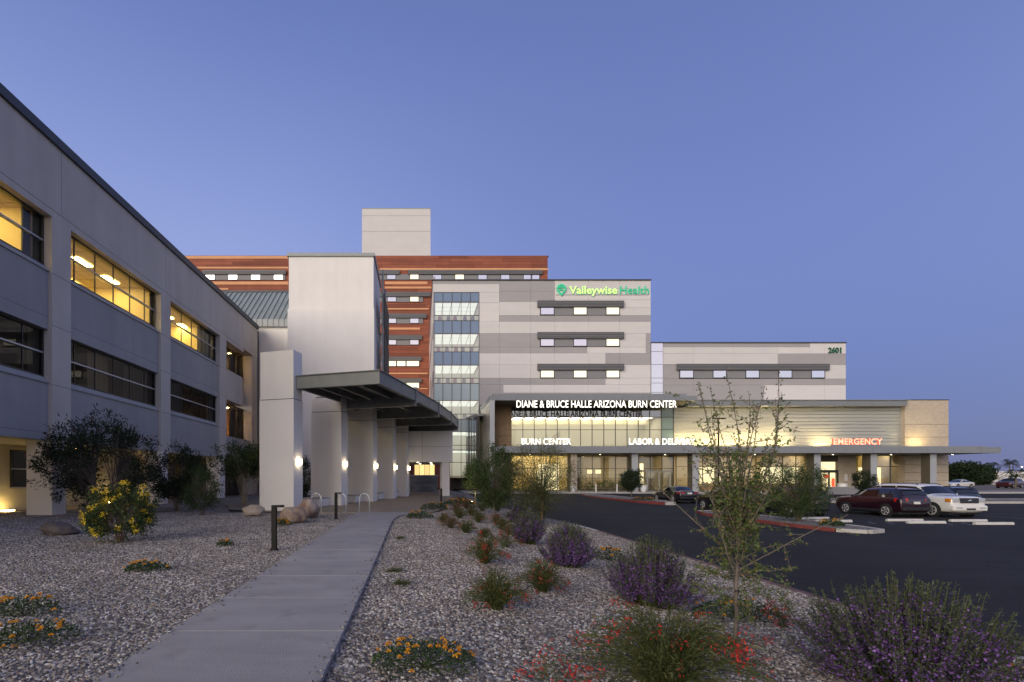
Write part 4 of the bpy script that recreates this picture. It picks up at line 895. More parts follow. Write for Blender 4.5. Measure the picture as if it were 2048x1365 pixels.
# ground-floor glazing under the canopy
zg1 = zc0-.06
def shopfront(px0, px1, step, Y, z0, z1, tr, gl):
    n = max(1, round((px1-px0)/step)); X0, X1 = PX(px0,Y), PX(px1,Y)
    for i in range(n):
        a, b_ = X0+(X1-X0)*i/n, X0+(X1-X0)*(i+1)/n
        for q0, q1 in zip([z0]+tr, tr+[z1]):
            m = MB(); m.quad((a+.03,Y,q0+.02),(b_-.03,Y,q0+.02),(b_-.03,Y,q1-.02),(a+.03,Y,q1-.02)); wmb(m, 'pane', gl, pd)
    for i in range(n+1): X = X0+(X1-X0)*i/n; wu('mullion', M['mullion'], pd, X-.035, X+.035, Y-.09, Y+.05, z0, z1)
    for z in tr+[z0+.04]: wu('transom', M['mullion'], pd, X0, X1, Y-.08, Y+.045, z-.035, z+.035)
shopfront(1022, 1347, 23.2, YG, ENT, zg1, [2.9], M['glass_lobby2'])
shopfront(1352, 1618, 26, YG+.4, ENT+.5, zg1, [3.2], M['glass_lobby2'])
shopfront(1725, 1808, 28, YG+.4, ENT+.4, zg1, [3.2], M['glass_lobby2'])
wbox('sill_wall', M['brick_w'], pd, PX(1352,YG), PX(1618,YG), YG+.3, YG+.6, ENT, ENT+.5); wbox('sill_wall', M['brick_w'], pd, PX(1725,YG), PX(1808,YG), YG+.3, YG+.6, ENT, ENT+.4)
lroom(LX0, PX(1160,YG), YG+.1, YG+6, ENT-.02, zmid+.4, M['int_gold'], M['int_cream'], M['floor_in'])
lroom(PX(1160,YG), PX(1345,YG), YG+.1, YG+7, ENT-.02, zmid+.4, M['int_tan'], M['int_tan'], M['floor_in'])
lroom(PX(1352,YG), PX(1618,YG), YG+.7, YG+6, ENT-.02, zmid+.4, M['int_tan'], M['int_tan'], M['floor_in'])
lroom(PX(1725,YG), PX(1808,YG), YG+.7, YG+5, ENT-.02, zmid+.4, M['int_gold'], M['int_cream'], M['floor_in'])
for x in np.arange(LX0+.5, PX(1160,YG)-1, 1.5):
    for y in (YG+1.0, YG+2.6, YG+4.4): wu('ceiling_light', M['lamp_gold'], pd, x, x+1.1, y, y+.7, zmid+.34, zmid+.37)
for x in list(np.arange(PX(1165,YG), PX(1340,YG)-1, 2.4)) + list(np.arange(PX(1356,YG), PX(1610,YG)-1, 2.4)): wu('ceiling_light', M['lamp_ground'], pd, x, x+1.0, YG+2.2, YG+2.8, zmid+.34, zmid+.37)
for px in (1740, 1765, 1790): wu('ceiling_light', M['lamp_ground'], pd, PX(px,YG+2), PX(px,YG+2)+1.1, YG+2, YG+2.4, zmid+.34, zmid+.37)
for k in range(14): wu('screen_rail', M['int_gold'], pd, PX(1031,YG)+k*.42, PX(1031,YG)+k*.42+.06, YG+1.9, YG+1.96, ENT, 3.4)
wbox('reception_wall', M['glow_wall'], pd, PX(1085,YG), PX(1128,YG), YG+2.6, YG+2.8, ENT, 3.6)
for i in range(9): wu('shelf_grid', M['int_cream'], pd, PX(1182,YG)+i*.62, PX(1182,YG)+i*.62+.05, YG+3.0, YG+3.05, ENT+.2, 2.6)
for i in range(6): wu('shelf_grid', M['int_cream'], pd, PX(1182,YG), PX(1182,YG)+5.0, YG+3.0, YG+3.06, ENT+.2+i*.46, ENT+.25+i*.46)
for px in (1188, 1205): wu('monitor', M['glow_wall'], pd, PX(px,YG), PX(px,YG)+.8, YG+2.7, YG+2.75, 2.2, 2.75)
for a, b_ in ((1400,1428),(1436,1445),(1522,1536),(1537,1565),(1567,1599)): wbox('room_glow_sheet', M['glow_wall'], pd, PX(a,YG+2), PX(b_,YG+2), YG+2, YG+2.1, .75, 3.15)  # glowing sheets stand in for lit rooms behind the glass
for a, b_ in ((1755,1779),(1783,1804),(1718,1727)): wbox('room_glow_sheet', M['glow_wall'], pd, PX(a,YG+3), PX(b_,YG+3), YG+3, YG+3.1, .4, 3.1)
# lobby door
dr = wbox('door', M['alu'], pd, PX(1292,YG)-.1, PX(1338,YG), YG-.5, YG-.3, 2.35, 2.55)
for px in (1292, 1315, 1337): ubox('door_post', M['alu'], dr, PX(px,YG)-.07, PX(px,YG)+.07, YG-.5, YG-.3, ENT, 2.35)
for a, b_ in ((1293,1314),(1316,1336)):
    m = MB(); m.quad((PX(a,YG),YG-.4,ENT+.05),(PX(b_,YG),YG-.4,ENT+.05),(PX(b_,YG),YG-.4,2.33),(PX(a,YG),YG-.4,2.33)); m.build('door_pane', M['glass_lobby'], dr)
wbox('lit_notice', M['glow_wall'], pd, PX(1276,YG), PX(1283,YG), YG-.6, YG-.5, 2.7, 3.6); wbox('lit_notice', M['glow_wall'], pd, PX(1276,YG), PX(1283,YG), YG-.6, YG-.5, .7, 2.4)
# emergency doorway bay
wbox('bay_wall', M['brick_w'], pd, PX(1618,YG), PX(1645,YG), YG+.3, YG+.8, ENT, zg1); wbox('bay_wall', M['brick'], pd, PX(1680,YG), PX(1716,YG), YG+.3, YG+.8, ENT, zg1)
wbox('bay_header', M['soffit'], pd, PX(1645,YG), PX(1680,YG), YG+.3, YG+.8, 3.9, zg1)
wbox('room_glow_sheet', M['glow_wall'], pd, PX(1643,YG+2), PX(1678,YG+2), YG+2, YG+2.1, ENT, 3.9)
ed = wbox('door', M['frame'], pd, PX(1645,YG), PX(1680,YG), YG+.25, YG+.45, 2.3, 2.7)
for px in (1645.5, 1662, 1679.5): ubox('door_post', M['frame'], ed, PX(px,YG)-.06, PX(px,YG)+.06, YG+.25, YG+.45, ENT, 2.3)
ubox('red_notice', M['sign_red'], ed, PX(1650,YG), PX(1660,YG), YG+.2, YG+.23, 1.55, 2.0); ubox('red_notice', M['sign_red'], ed, PX(1666,YG), PX(1672,YG), YG+.2, YG+.23, .3, 1.5)
wu('white_notice', M['white_paint'], pd, PX(1692,YG), PX(1698,YG), YG+.22, YG+.28, 1.1, 2.1)
# metal siding wall above the canopy
zw0, zw1 = PZ(892.3,YG)-.4, PZ(812,YG-1.5)
wx0, wx1 = PX(1347,YG)+.02, PX(1810,YG)
wbox('siding_backing', M['pan_d'], pd, wx0, wx1, YG+.12, Y1-.15, zw0, zw1)
n = 12; hgt = (zw1-zw0)/n
for i in range(n):
    xs = [wx0, wx0+11+random.uniform(-1,1), wx0+22+random.uniform(-1,1), wx1]
    for a, b_ in zip(xs, xs[1:]):
        s = MB(); z0 = zw0+i*hgt; s.xprism([(YG+.10,z0),(YG-.02,z0),(YG-.05,z0+.05),(YG-.05,z0+hgt-.06),(YG+.02,z0+hgt-.02),(YG+.10,z0+hgt-.02)], a+.008, b_-.008); wmb(s, 'siding_panel', M['metal_lt'], pd)
zr0, zr1 = PZ(812,YG-1.5), PZ(801.5,YG-1.5)
wbox('roof_fascia', M['fascia'], pd, wx0+1.3, PX(1815,YG-1.5), YG-1.5, Y1-.2, zr0+.25, zr1); wbox('roof_lip', M['fascia'], pd, wx0+1.3, PX(1818,YG-1.5), YG-1.7, YG-1.3, zr1, zr1+.1)
wbox('roof_soffit', M['fascia'], pd, wx0+1.3, PX(1815,YG-1.5), YG-1.46, YG+.1, zr0, zr0+.246)
# brick end pier
bx0, bx1 = PX(1810,YG-.6), PX(1897,YG-.6)
wbox('end_pier', M['brick'], pd, bx0, bx1, YG-.6, Y1+10, ENT, PZ(801,YG-.6)); wbox('pier_cap', M['coping'], pd, bx0-.06, bx1+.06, YG-.68, Y1+10.1, PZ(801,YG-.6), PZ(799.5,YG-.6))
for z in (1.2, 2.3, 3.4, 5.6, 7.3, 9.1): wu('brick_reveal', M['soffit'], pd, bx0, bx1, YG-.606, YG-.55, z, z+.05)
# slanted glazed link between portal and curtain wall
lg = thing('glass_link', 'low slanted glass link between curtain wall tower and lobby portal', 'building', (7.6, 72, ENT))
A = Vector((PX(954,70.5),70.5,0)); B = Vector((PX(932,74.8),74.8,0))
wmb(MB().prism([(A.x,A.y),(XPL+.02,A.y),(XPL+.02,74.9),(B.x,B.y)], 10.6, 10.9), 'roof_slab', M['fascia'], lg)
for k in range(4):
    a = A.lerp(B, k/4); b_ = A.lerp(B, (k+1)/4); wmb(MB().tube([(a.x,a.y,ENT),(a.x,a.y,10.6)], .06, 6), 'mullion', M['mullion'], lg)
    for z0, z1 in ((ENT,3.4),(3.45,7.0),(7.05,10.6)):
        m = MB(); m.quad((a.x,a.y,z0),(b_.x,b_.y,z0),(b_.x,b_.y,z1),(a.x,a.y,z1)); wmb(m, 'pane', M['glass_dk2'], lg)
wbox('corner_post', M['frame'], lg, A.x, A.x+.35, A.y-.1, A.y+.4, ENT, 10.6); wbox('back_wall', M['tan_panel'], lg, B.x+.9, XPL, 74.6, 74.85, ENT, 10.6)
# ---------------------------------------------------------------- lettering on the podium
sg = thing('portal_sign', 'glowing white capital letters DIANE & BRUCE HALLE ARIZONA BURN CENTER hung under the portal edge', 'sign', (PX(1190,YS), YS, PZ(812,YS)))
letters(sg, 'DIANE & BRUCE HALLE ARIZONA BURN CENTER', 1033, 1353.5, 801.5, 815.3, YS+.05, M['sign_white'], .14, .010)
wu('sign_rail', M['fascia'], sg, PX(1033,YS), PX(1353,YS), YS+.06, YS+.14, PZ(801.5,YS)-.02, PZ(800.6,YS))
s2 = thing('canopy_sign', 'glowing white letters BURN CENTER standing on the entrance canopy', 'sign', (PX(1092,YC), YC, PZ(890,YC)))
letters(s2, 'BURN CENTER', 1043, 1142, 877.3, 889.3, YC+.25, M['sign_white'], .12, .018); wu('sign_rail', M['fascia'], s2, PX(1042,YC), PX(1143,YC), YC+.26, YC+.34, PZ(896.4,YC), PZ(889.2,YC))
s3 = thing('canopy_sign', 'glowing white letters LABOR & DELIVERY standing on the entrance canopy', 'sign', (PX(1325,YC), YC, PZ(890,YC)))
letters(s3, 'LABOR & DELIVERY', 1258, 1390, 877.3, 889.3, YC+.25, M['sign_white'], .12, .018); wu('sign_rail', M['fascia'], s3, PX(1257,YC), PX(1391,YC), YC+.26, YC+.34, PZ(896.4,YC), PZ(889.2,YC))
s4 = thing('canopy_sign', 'red lit letters EMERGENCY standing on the canopy before metal siding', 'sign', (PX(1715,YC), YC, PZ(890,YC)))
letters(s4, 'EMERGENCY', 1667, 1765, 877.3, 889.3, YC+.25, M['sign_red_glow'], .2, .018, M['sign_red']); wu('sign_rail', M['fascia'], s4, PX(1666,YC), PX(1766,YC), YC+.28, YC+.36, PZ(896.4,YC), PZ(889.2,YC))
# wall-washing linear lights lying on the canopy roof in front of the siding, and on the brick pier
zl = PZ(892.3,YC)+.02
for k in range(9):
    px = 1362 + k*40
    if k in (6, 8): continue
    fx_ = PX(px, YG-1.0)
    lf = wbox('wall_washer', M['black'], pd, fx_, fx_+1.9, YG-1.25, YG-1.0, zl, zl+.06)
    ubox('lens', M['lamp_wash'], lf, fx_+.05, fx_+1.85, YG-1.22, YG-1.03, zl+.06, zl+.075)
lf = wbox('wall_washer', M['black'], pd, bx0+.8, bx0+2.0, YG-1.9, YG-1.7, zl, zl+.06); ubox('lens', M['lamp_wash'], lf, bx0+.85, bx0+1.95, YG-1.88, YG-1.72, zl+.06, zl+.075)
bpy.data.scenes.remove(FNT['scene'])
# ---------------------------------------------------------------- vehicles
M['tyre'] = mat('tyre_rubber', (.012,.012,.012), .85)
M['rim'] = mat('alloy_rim', (.62,.62,.63), .3, metal=.35)
M['car_glass'] = mat('car_glass', (.006,.007,.008), .03, spec=.9)
M['trim'] = mat('car_trim', (.012,.012,.013), .6)
M['chrome'] = mat('chrome', (.7,.7,.72), .12, metal=1)
M['tail'] = mat('tail_lens', (.30,.008,.006), .15, emit=(1,.03,.01), estr=.05, coat=1)
M['headlamp'] = mat('head_lens', (.55,.57,.6), .08, metal=.3, coat=1)
M['amber'] = mat('amber_lens', (.6,.22,.02), .15, coat=1)
M['plate'] = mat('number_plate', (.62,.62,.6), .5)
def paint(n, c): return mat(n, c, .28, coat=1.0, spec=.5)
M['p_white'] = paint('paint_white', (.68,.67,.64)); M['p_maroon'] = paint('paint_maroon', (.017,.003,.008)); M['p_black'] = paint('paint_black', (.006,.006,.007)); M['p_navy'] = paint('paint_navy', (.010,.014,.022)); M['p_grey'] = paint('paint_charcoal', (.012,.015,.018)); M['p_red'] = paint('paint_red', (.07,.008,.01))
# stations: x, bottom z, belt z, half width, roof z, roof half width
SUV = [(2.29,.42,.84,.70,.88,.6),(2.24,.30,1.00,.86,1.04,.76),(2.0,.26,1.07,.92,1.11,.80),(1.10,.26,1.11,.93,1.17,.82),(.98,.26,1.11,.93,1.20,.80),(.36,.26,1.11,.93,1.60,.68),(.18,.26,1.11,.93,1.67,.66),(-.6,.26,1.11,.93,1.71,.665),(-1.7,.26,1.13,.92,1.69,.65),(-1.98,.28,1.14,.91,1.63,.63),(-2.14,.30,1.13,.90,1.24,.70),(-2.19,.32,1.10,.89,1.14,.70),(-2.25,.40,.86,.82,.90,.6)]
BIG = [(2.54,.46,.90,.88,.98,.8),(2.51,.34,1.12,.99,1.18,.9),(2.30,.28,1.19,1.01,1.25,.90),(1.25,.28,1.22,1.01,1.29,.91),(1.12,.28,1.22,1.01,1.32,.88),(.58,.28,1.23,1.01,1.82,.78),(.40,.28,1.23,1.01,1.91,.77),(-.6,.28,1.23,1.01,1.95,.78),(-2.1,.28,1.23,1.0,1.93,.78),(-2.40,.30,1.23,.99,1.86,.76),(-2.50,.32,1.22,.98,1.32,.84),(-2.54,.36,1.16,.96,1.2,.82),(-2.58,.44,.95,.90,1.0,.7)]
SED = [(2.42,.40,.64,.62,.66,.5),(2.34,.26,.76,.80,.79,.68),(2.0,.20,.84,.89,.88,.75),(1.05,.20,.93,.91,.97,.78),(.92,.20,.94,.91,.99,.77),(.20,.20,.95,.91,1.36,.62),(.02,.20,.95,.91,1.42,.60),(-.5,.20,.96,.91,1.45,.60),(-1.0,.20,.97,.90,1.41,.59),(-1.18,.20,.98,.90,1.35,.59),(-1.76,.22,1.0,.89,1.07,.66),(-1.88,.22,1.0,.89,1.05,.68),(-2.25,.24,.99,.86,1.03,.66),(-2.36,.30,.92,.80,.96,.6),(-2.42,.40,.72,.74,.76,.6)]
def car(name, label, st, pm, loc, rz, wheel_x, wr, front, rear, group='cars parked in the lot', rails=False, big=False):
    t = thing(name, label, 'car', loc, rz, group)
    b = MB(); b.smooth = True; n = len(st)
    def ring(s):
        x, zb, zs, hw, zr, hr = s; zm = zb + (zs-zb)*.5
        h = [(hw*.86,zb),(hw*.97,zb+.10),(hw,zm),(hw*.985,zs-.06),(hw*.955,zs),(hr+ (hw*.955-hr)*.12,zr-.07),(hr*.86,zr),(hr*.4,zr+.022)]
        return [(x,y,z) for y, z in h] + [(x,-y,z) for y, z in reversed(h)]
    k = 16
    for s in st: b.v += ring(s)
    for i in range(n-1):
        for j in range(k): b.f.append((i*k+j, i*k+(j+1)%k, (i+1)*k+(j+1)%k, (i+1)*k+j)); b.m.append(0)
    b.f.append(tuple(range(k))[::-1]); b.f.append(tuple((n-1)*k+j for j in range(k))); b.m += [0,0]
    body = b.build('body', pm, t); md = body.modifiers.new('smooth', 'SUBSURF'); md.levels = 2; md.render_levels = 2
    S = np.array(st)[::-1]
    def at(x): return [float(np.interp(x, S[:,0], S[:,i])) for i in range(6)]
    def side(x, f):
        _, zb, zs, hw, zr, hr = at(x); y0, z0 = hw*.955, zs; y1, z1 = hr+(hw*.955-hr)*.12, zr-.07
        return y0+(y1-y0)*f, z0+(z1-z0)*f
    cab = [s for s in st if s[4]-s[2] > .25]; xf, xr = cab[0][0], cab[-1][0]
    fr_base = st[[s is cab[0] for s in st].index(True)-1][0]; rr_base = st[[s is cab[-1] for s in st].index(True)+1][0]
    segs = [(xf+.42, -.02+ (xf+xr)/2*.1), (-.10+(xf+xr)/2*.1, xr+.42 if big or rails else xr+.1)]
    segs = [(fr_base-.15, (xf+xr)/2+.12), ((xf+xr)/2+.04, xr+.55 if (big or rails) else xr-.05)] + ([(xr+.47, xr-.12)] if (big or rails) else [])
    for sgn in (1,-1):
        for a, c in segs:
            w = MB(); xs = np.linspace(a, c, 7)
            for x in xs:
                for f in (.10, .5, .90):
                    y, z = side(x, f); bulge = .016 if f == .5 else .010; w.v.append((x, sgn*(y+bulge), z))
            for i in range(6):
                for j in range(2): w.f.append((i*3+j,(i+1)*3+j,(i+1)*3+j+1,i*3+j+1)); w.m.append(0)
            w.build('side_window', M['car_glass'], t)
        x, (y, z) = fr_base-.25, side(fr_base-.25, .05); MB().box(-.08,.07,0,sgn*.2,-.06,.09).build('mirror', pm, t, bevel=.03, loc=(x, sgn*y, z+.05))
        for x in wheel_x:
            hw = at(x)[3]; wh = MB().lathe([(wr*.55,-.11),(wr*.93,-.11),(wr,-.07),(wr,.07),(wr*.93,.11),(wr*.55,.11)], (0,0,0), 24, axis='x'); wh.smooth = True
            wh.xf(Matrix.Rotation(R(90),4,'Z')); w_ = wh.build('wheel', M['tyre'], t, loc=(x, sgn*(hw-.085), wr))
            rm = MB()
            for q in range(5):
                a0 = 2*math.pi*q/5; ca, sa = math.cos(a0), math.sin(a0)
                for da in (-.16,.16):
                    c1, s1 = math.cos(a0+da), math.sin(a0+da); rm.box(.05*wr,.66*wr,-.012,.012,-.05*wr,.05*wr); m4 = Matrix.Rotation(-(a0+da*.6),4,'Y'); rm.xf(m4, len(rm.v)-8)
            ring_ = rm.lathe([(.56*wr,-.03),(.68*wr,-.03),(.68*wr,.02),(.60*wr,.02)], (0,0,0), 20, axis='x', cap=False); nn = 20*4; rm.xf(Matrix.Rotation(R(90),4,'Z'), len(rm.v)-nn)
            rm.build('rim', M['rim'], w_, loc=(0, sgn*.112, 0))
            ar = MB().lathe([(wr*1.02,0),(wr*1.19,0),(wr*1.19,.02),(wr*1.02,.03)], (0,0,0), 24, axis='x', cap=False); ar.xf(Matrix.Rotation(R(90)*sgn,4,'Z')); ar.build('wheel_arch', M['trim'], t, loc=(x, sgn*(hw-.004), wr))
            wl = MB().lathe([(.01,-.005),(wr*1.04,-.005),(wr*1.04,.005),(.01,.005)], (0,0,0), 20, axis='x'); wl.xf(Matrix.Rotation(R(90),4,'Z')); wl.build('wheel_well', M['trim'], t, loc=(x, sgn*(hw-.002), wr))
    def screen(x0, x1, nm, off):
        w = MB(); xs = np.linspace(x0, x1, 4)
        for x in xs:
            _, zb, zs, hw, zr, hr = at(x); hr2 = hr*1.03
            for q in (-1,-.5,0,.5,1): w.v.append((x+off, q*hr2, zr - .075*q*q + .045))
        for i in range(3):
            for j in range(4): w.f.append((i*5+j,i*5+j+1,(i+1)*5+j+1,(i+1)*5+j)); w.m.append(0)
        w.build(nm, M['car_glass'], t)
    screen(fr_base-.02, xf+.04, 'windscreen', .03); screen(rr_base+.03, xr-.02, 'rear_window', -.035)
    front(t, at, pm); rear(t, at, pm)
    x0, x1 = st[0][0], st[-1][0]; hw = .9*max(s[3] for s in st); zb = min(s[1] for s in st)
    if rails:
        for sgn in (1,-1):
            MB().box(wheel_x[1]+wr*1.15, wheel_x[0]-wr*1.15, sgn*(hw/.9-.03), sgn*(hw/.9+.004), zb+.02, zb+.17).build('side_cladding', M['trim'] if not big else pm, t, bevel=.01)
            zr = at(-.5)[4]; MB().tube([(xf-.2,sgn*at(xf-.2)[5]*.92,at(xf-.2)[4]-.02),(xf-.4,sgn*.58,zr+.03),(xr+.5,sgn*.58,zr+.02),(xr+.3,sgn*.57,at(xr+.3)[4]-.02)], .02, 6).build('roof_rail', M['trim'], t)
    MB().box(x1+.25, x0-.25, -hw*.95, hw*.95, zb-.06, zb+.1).build('underbody', M['trim'], t)
    return t
def rear_suv(t, at, pm):
    e = -2.20
    for s in (1,-1): MB().prism([(e-.06,s*.52),(e+.22,s*.885),(e+.36,s*.93),(e+.30,s*.90),(e+.04,s*.52)][::s], .92, 1.13).build('tail_light', M['tail'], t, bevel=.02)
    MB().box(e-.09,e+.2,-.80,.80,.40,.62).build('bumper', M['trim'], t, bevel=.05); MB().box(e-.075,e-.02,-.18,.18,.80,.94).build('number_plate', M['plate'], t); MB().box(e-.07,e-.02,-.42,.42,.97,1.01).build('tailgate_trim', M['chrome'], t, bevel=.01)
    MB().box(-2.12,-1.8,-.55,.55,1.60,1.65).build('spoiler', pm, t, bevel=.02)
def rear_sedan(t, at, pm):
    e = -2.40
    for s in (1,-1): MB().prism([(e-.04,s*.45),(e+.12,s*.83),(e+.34,s*.90),(e+.30,s*.80),(e+.06,s*.45)][::s], .80, .96).build('tail_light', M['tail'], t, bevel=.02)
    MB().box(e-.05,e+.02,-.18,.18,.78,.92).build('number_plate', M['plate'], t); MB().box(e-.06,e+.15,-.74,.74,.34,.52).build('bumper', pm, t, bevel=.06); MB().box(e-.05,e,-.42,.42,.95,.98).build('boot_trim', M['chrome'], t)
def front_suv(t, at, pm):
    for s in (1,-1): MB().prism([(2.22,s*.42),(2.24,s*.50),(2.02,s*.86),(1.92,s*.90),(1.95,s*.80)][::s], .80, .95).build('headlight', M['headlamp'], t, bevel=.02)
    MB().box(2.10,2.27,-.44,.44,.52,.86).build('grille', M['trim'], t, bevel=.03)
def front_sedan(t, at, pm):
    for s in (1,-1): MB().prism([(2.34,s*.40),(2.34,s*.50),(2.12,s*.82),(2.02,s*.87),(2.05,s*.78)][::s], .62,.76).build('headlight', M['headlamp'], t, bevel=.02)
    MB().box(2.22,2.42,-.4,.4,.42,.62).build('grille', M['trim'], t, bevel=.03)
def front_big(t, at, pm):
    for s in (1,-1):
        MB().box(2.30,2.555,s*.55,s*.92,.90,1.15).build('headlight', M['headlamp'], t, bevel=.03)
        MB().box(2.20,2.47,s*.90,s*1.03,.92,1.13).build('side_marker', M['amber'], t, bevel=.02)
        MB().box(2.44,2.655,s*.50,s*.82,.56,.64).build('fog_light', M['headlamp'], t, bevel=.01)
    g = MB().box(2.40,2.57,-.53,.53,.86,1.16).build('grille', M['trim'], t, bevel=.02)
    for k in range(4): MB().box(2.56,2.585,-.51,.51,.885+k*.07,.91+k*.07).build('grille_bar', M['chrome'], g)
    MB().lathe([(.02,0),(.075,.0),(.075,.03),(.02,.035)], (2.58,0,1.0), 16, axis='x').build('badge', M['chrome'], g)
    MB().box(2.30,2.64,-.98,.98,.42,.74).build('bumper', pm, t, bevel=.07); MB().box(2.50,2.652,-.26,.26,.48,.58).build('intake', M['trim'], t, bevel=.01)
def rear_big(t, at, pm):
    for s in (1,-1): MB().box(-2.56,-2.40,s*.82,s*.96,.95,1.5).build('tail_light', M['tail'], t, bevel=.02)
    MB().box(-2.62,-2.4,-.92,.92,.46,.70).build('bumper', pm, t, bevel=.05)
def lz(y): return lot_z(y) + .003
UP, DN = R(90), R(-90)
car('parked_car', 'black saloon parked beside the planted island near lobby doors', SED, M['p_black'], (22.75,43.2,lz(43)), UP, (1.42,-1.42), .335, front_sedan, rear_sedan)
car('parked_car', 'maroon compact sport utility car seen from its rear left side', SUV, M['p_maroon'], (28.62,30.1,lz(30)), UP, (1.35,-1.34), .36, front_suv, rear_suv, rails=True)
car('parked_car', 'large white sport utility car with chrome bar grille facing the camera', BIG, M['p_white'], (31.3,30.1,lz(30)), DN, (1.50,-1.50), .41, front_big, rear_big, big=True, rails=True)
car('parked_car', 'dark green grey sport utility car half hidden behind the island bush', SUV, M['p_grey'], (23.5,30.9,lz(31)), UP, (1.35,-1.34), .36, front_suv, rear_suv, rails=True)
car('parked_car', 'black sport utility car behind the sapling, left of island bush car', SUV, M['p_black'], (21.15,33.2,lz(33)), UP, (1.35,-1.34), .36, front_suv, rear_suv, rails=True)
car('parked_car', 'dark blue sport utility car just right of the large white one', SUV, M['p_navy'], (34.3,32.4,lz(32)), UP, (1.35,-1.34), .36, front_suv, rear_suv, rails=True)
car('parked_car', 'far dark red car beyond the red kerb at right edge', SUV, M['p_red'], (100,82,-.2), R(200), (1.35,-1.34), .36, front_suv, rear_suv, group='far cars')
car('parked_car', 'far pale car beside dark trees beyond the lot', SED, M['p_white'], (93.5,84,-.2), R(190), (1.42,-1.42), .335, front_sedan, rear_sedan, group='far cars')
# wheel stops
st_lab = ['under the island bush car, rear one of the pair','left of the hatching, front one of the pair','behind the maroon car, rear one of the pair','behind the maroon car, front one of the pair','under the white car nose, rear one of the pair','at the far right, front one of the pair']
for k, (px, py) in enumerate(((1623,1039),(1666,1045),(1809,1043),(1852,1047.5),(1936,1044),(1987,1050))):
    Y = (CAMH - lot_z(25)) * FPX / (py - HY); X = PX(px, Y)
    t = thing('wheel_stop', 'pale concrete wheel stop ' + st_lab[k], 'wheel stop', (X, Y, lot_z(25)+.002), group='concrete wheel stops')
    m = MB().xprism([(-.09,0),(-.09,.05),(-.055,.13),(.055,.13),(.09,.05),(.09,0)], -.95, .95); m.build('concrete_block', M['stop_conc'], t, bevel=.012)
    for s in (-.7,.7): MB().lathe([(.02,0),(.02,.012)], (s,0,.13), 8).build('anchor_pin', M['trim'], t)
# ---------------------------------------------------------------- bollards, racks, boulders, poles, planters
def bollard_light(label, px, py, dirx, hgt=1.0, dz=0.0):
    Y = (CAMH-dz)*FPX/(py-HY); t = thing('bollard_light', label, 'bollard', (PX(px,Y),Y,dz), group='path bollard lights')
    MB().box(-.055,.055,-.055,.055,-.05,hgt-.03).build('post', M['bollard'], t, bevel=.006); MB().box(-.07,.07,-.07,.07,-.045,.015).build('base_plate', M['bollard'], t)
    h = MB(); a, b_ = (-.055, .24) if dirx > 0 else (-.24, .055); h.prism([(a,-.06),(b_-.05 if dirx > 0 else b_,-.06),(b_,0) if dirx > 0 else (b_,.06),(b_-.05,.06) if dirx > 0 else (a,.06)] if dirx > 0 else [(a,-.05),(b_,-.06),(b_,.06),(a,.05)], hgt-.03, hgt+.02)
    hd_ = h.build('head', M['bollard'], t, bevel=.006); MB().box(.08*dirx,.18*dirx,-.035,.035,hgt-.036,hgt-.032).build('lens', M['white_paint'], hd_)
bollard_light('dark bronze bollard light nearest the camera beside the path', 548.5, 1098, 1, .99)
bollard_light('dark bronze bollard light between boulders and bike hoops', 672, 1037, 1, 1.02)
bollard_light('dark bronze bollard light right of the plaza edge', 882.5, 1014, -1, 1.0)
for k, px in enumerate((633, 682.5, 729)):
    Y = 22.95; t = thing('bike_rack', 'steel bike hoop ' + ['nearest the boulders','behind the middle bollard light','at the plaza corner, rightmost'][k], 'bike rack', (PX(px,Y),Y,0), group='bike hoops')
    pts = []
    for s in np.linspace(0, 1, 25):
        a = math.pi*s; pts.append((-.25*math.cos(a), 0, .55+.33*math.sin(a)))
    pts = [(-.25,0,0)] + pts + [(.25,0,0)]; m = MB(); m.smooth = True; m.tube(pts, .034, 8); o = m.build('hoop', M['galv'], t); o.rotation_euler = (0,0,R(-14))
    for s in (-1,1): MB().lathe([(.06,0),(.06,.014)], (s*.25*math.cos(R(14)),-s*.25*math.sin(R(14)),.01), 10).build('foot_plate', M['galv'], t)
def rock_mat(nm, c1, c2):
    m = mat(nm, c1, .9, .3, 3.5, .9, 9); t = m.node_tree; b = t.nodes['Principled BSDF']; n = t.nodes.new('ShaderNodeTexNoise'); n.inputs['Scale'].default_value = 2.2; n.inputs['Detail'].default_value = 8
    g = t.nodes.new('ShaderNodeNewGeometry'); t.links.new(g.outputs['Position'], n.inputs['Vector']); cr = t.nodes.new('ShaderNodeValToRGB'); cr.color_ramp.elements[0].position = .35; cr.color_ramp.elements[1].position = .65
    cr.color_ramp.elements[0].color = (*c1,1); cr.color_ramp.elements[1].color = (*c2,1); t.links.new(n.outputs[0], cr.inputs[0]); t.links.new(cr.outputs[0], b.inputs['Base Color']); return m
from mathutils import noise as mnoise
def boulder(label, px, py, wdt, dep, hgt, mt, seed, rz=0):
    Y = CAMH*FPX/(py-HY) + dep*.3; bm = bmesh.new(); bmesh.ops.create_icosphere(bm, subdivisions=4, radius=1)
    for v in bm.verts:
        p = v.co.copy(); s = Vector((seed*3.1, seed*1.7, 0)); d = 1 + .34*mnoise.noise(p*.9+s) + .16*mnoise.noise(p*2.2+s) + .06*mnoise.noise(p*6+s)
        q = p*d; c = mnoise.cell(p*1.3+s)*.08; v.co = Vector((q.x*wdt/2, q.y*dep/2, max(q.z,-.5)*hgt*.55*(1+c) + hgt*.36))
    me = bpy.data.meshes.new('boulder'); bm.to_mesh(me); bm.free(); me.materials.append(mt); me.polygons.foreach_set('use_smooth', [True]*len(me.polygons))
    o = bpy.data.objects.new('boulder', me); COL.objects.link(o); o.location = (PX(px,Y),Y,-.05); o.rotation_euler = (0,0,rz); tag(o, label, 'boulder', 'landscape boulders')
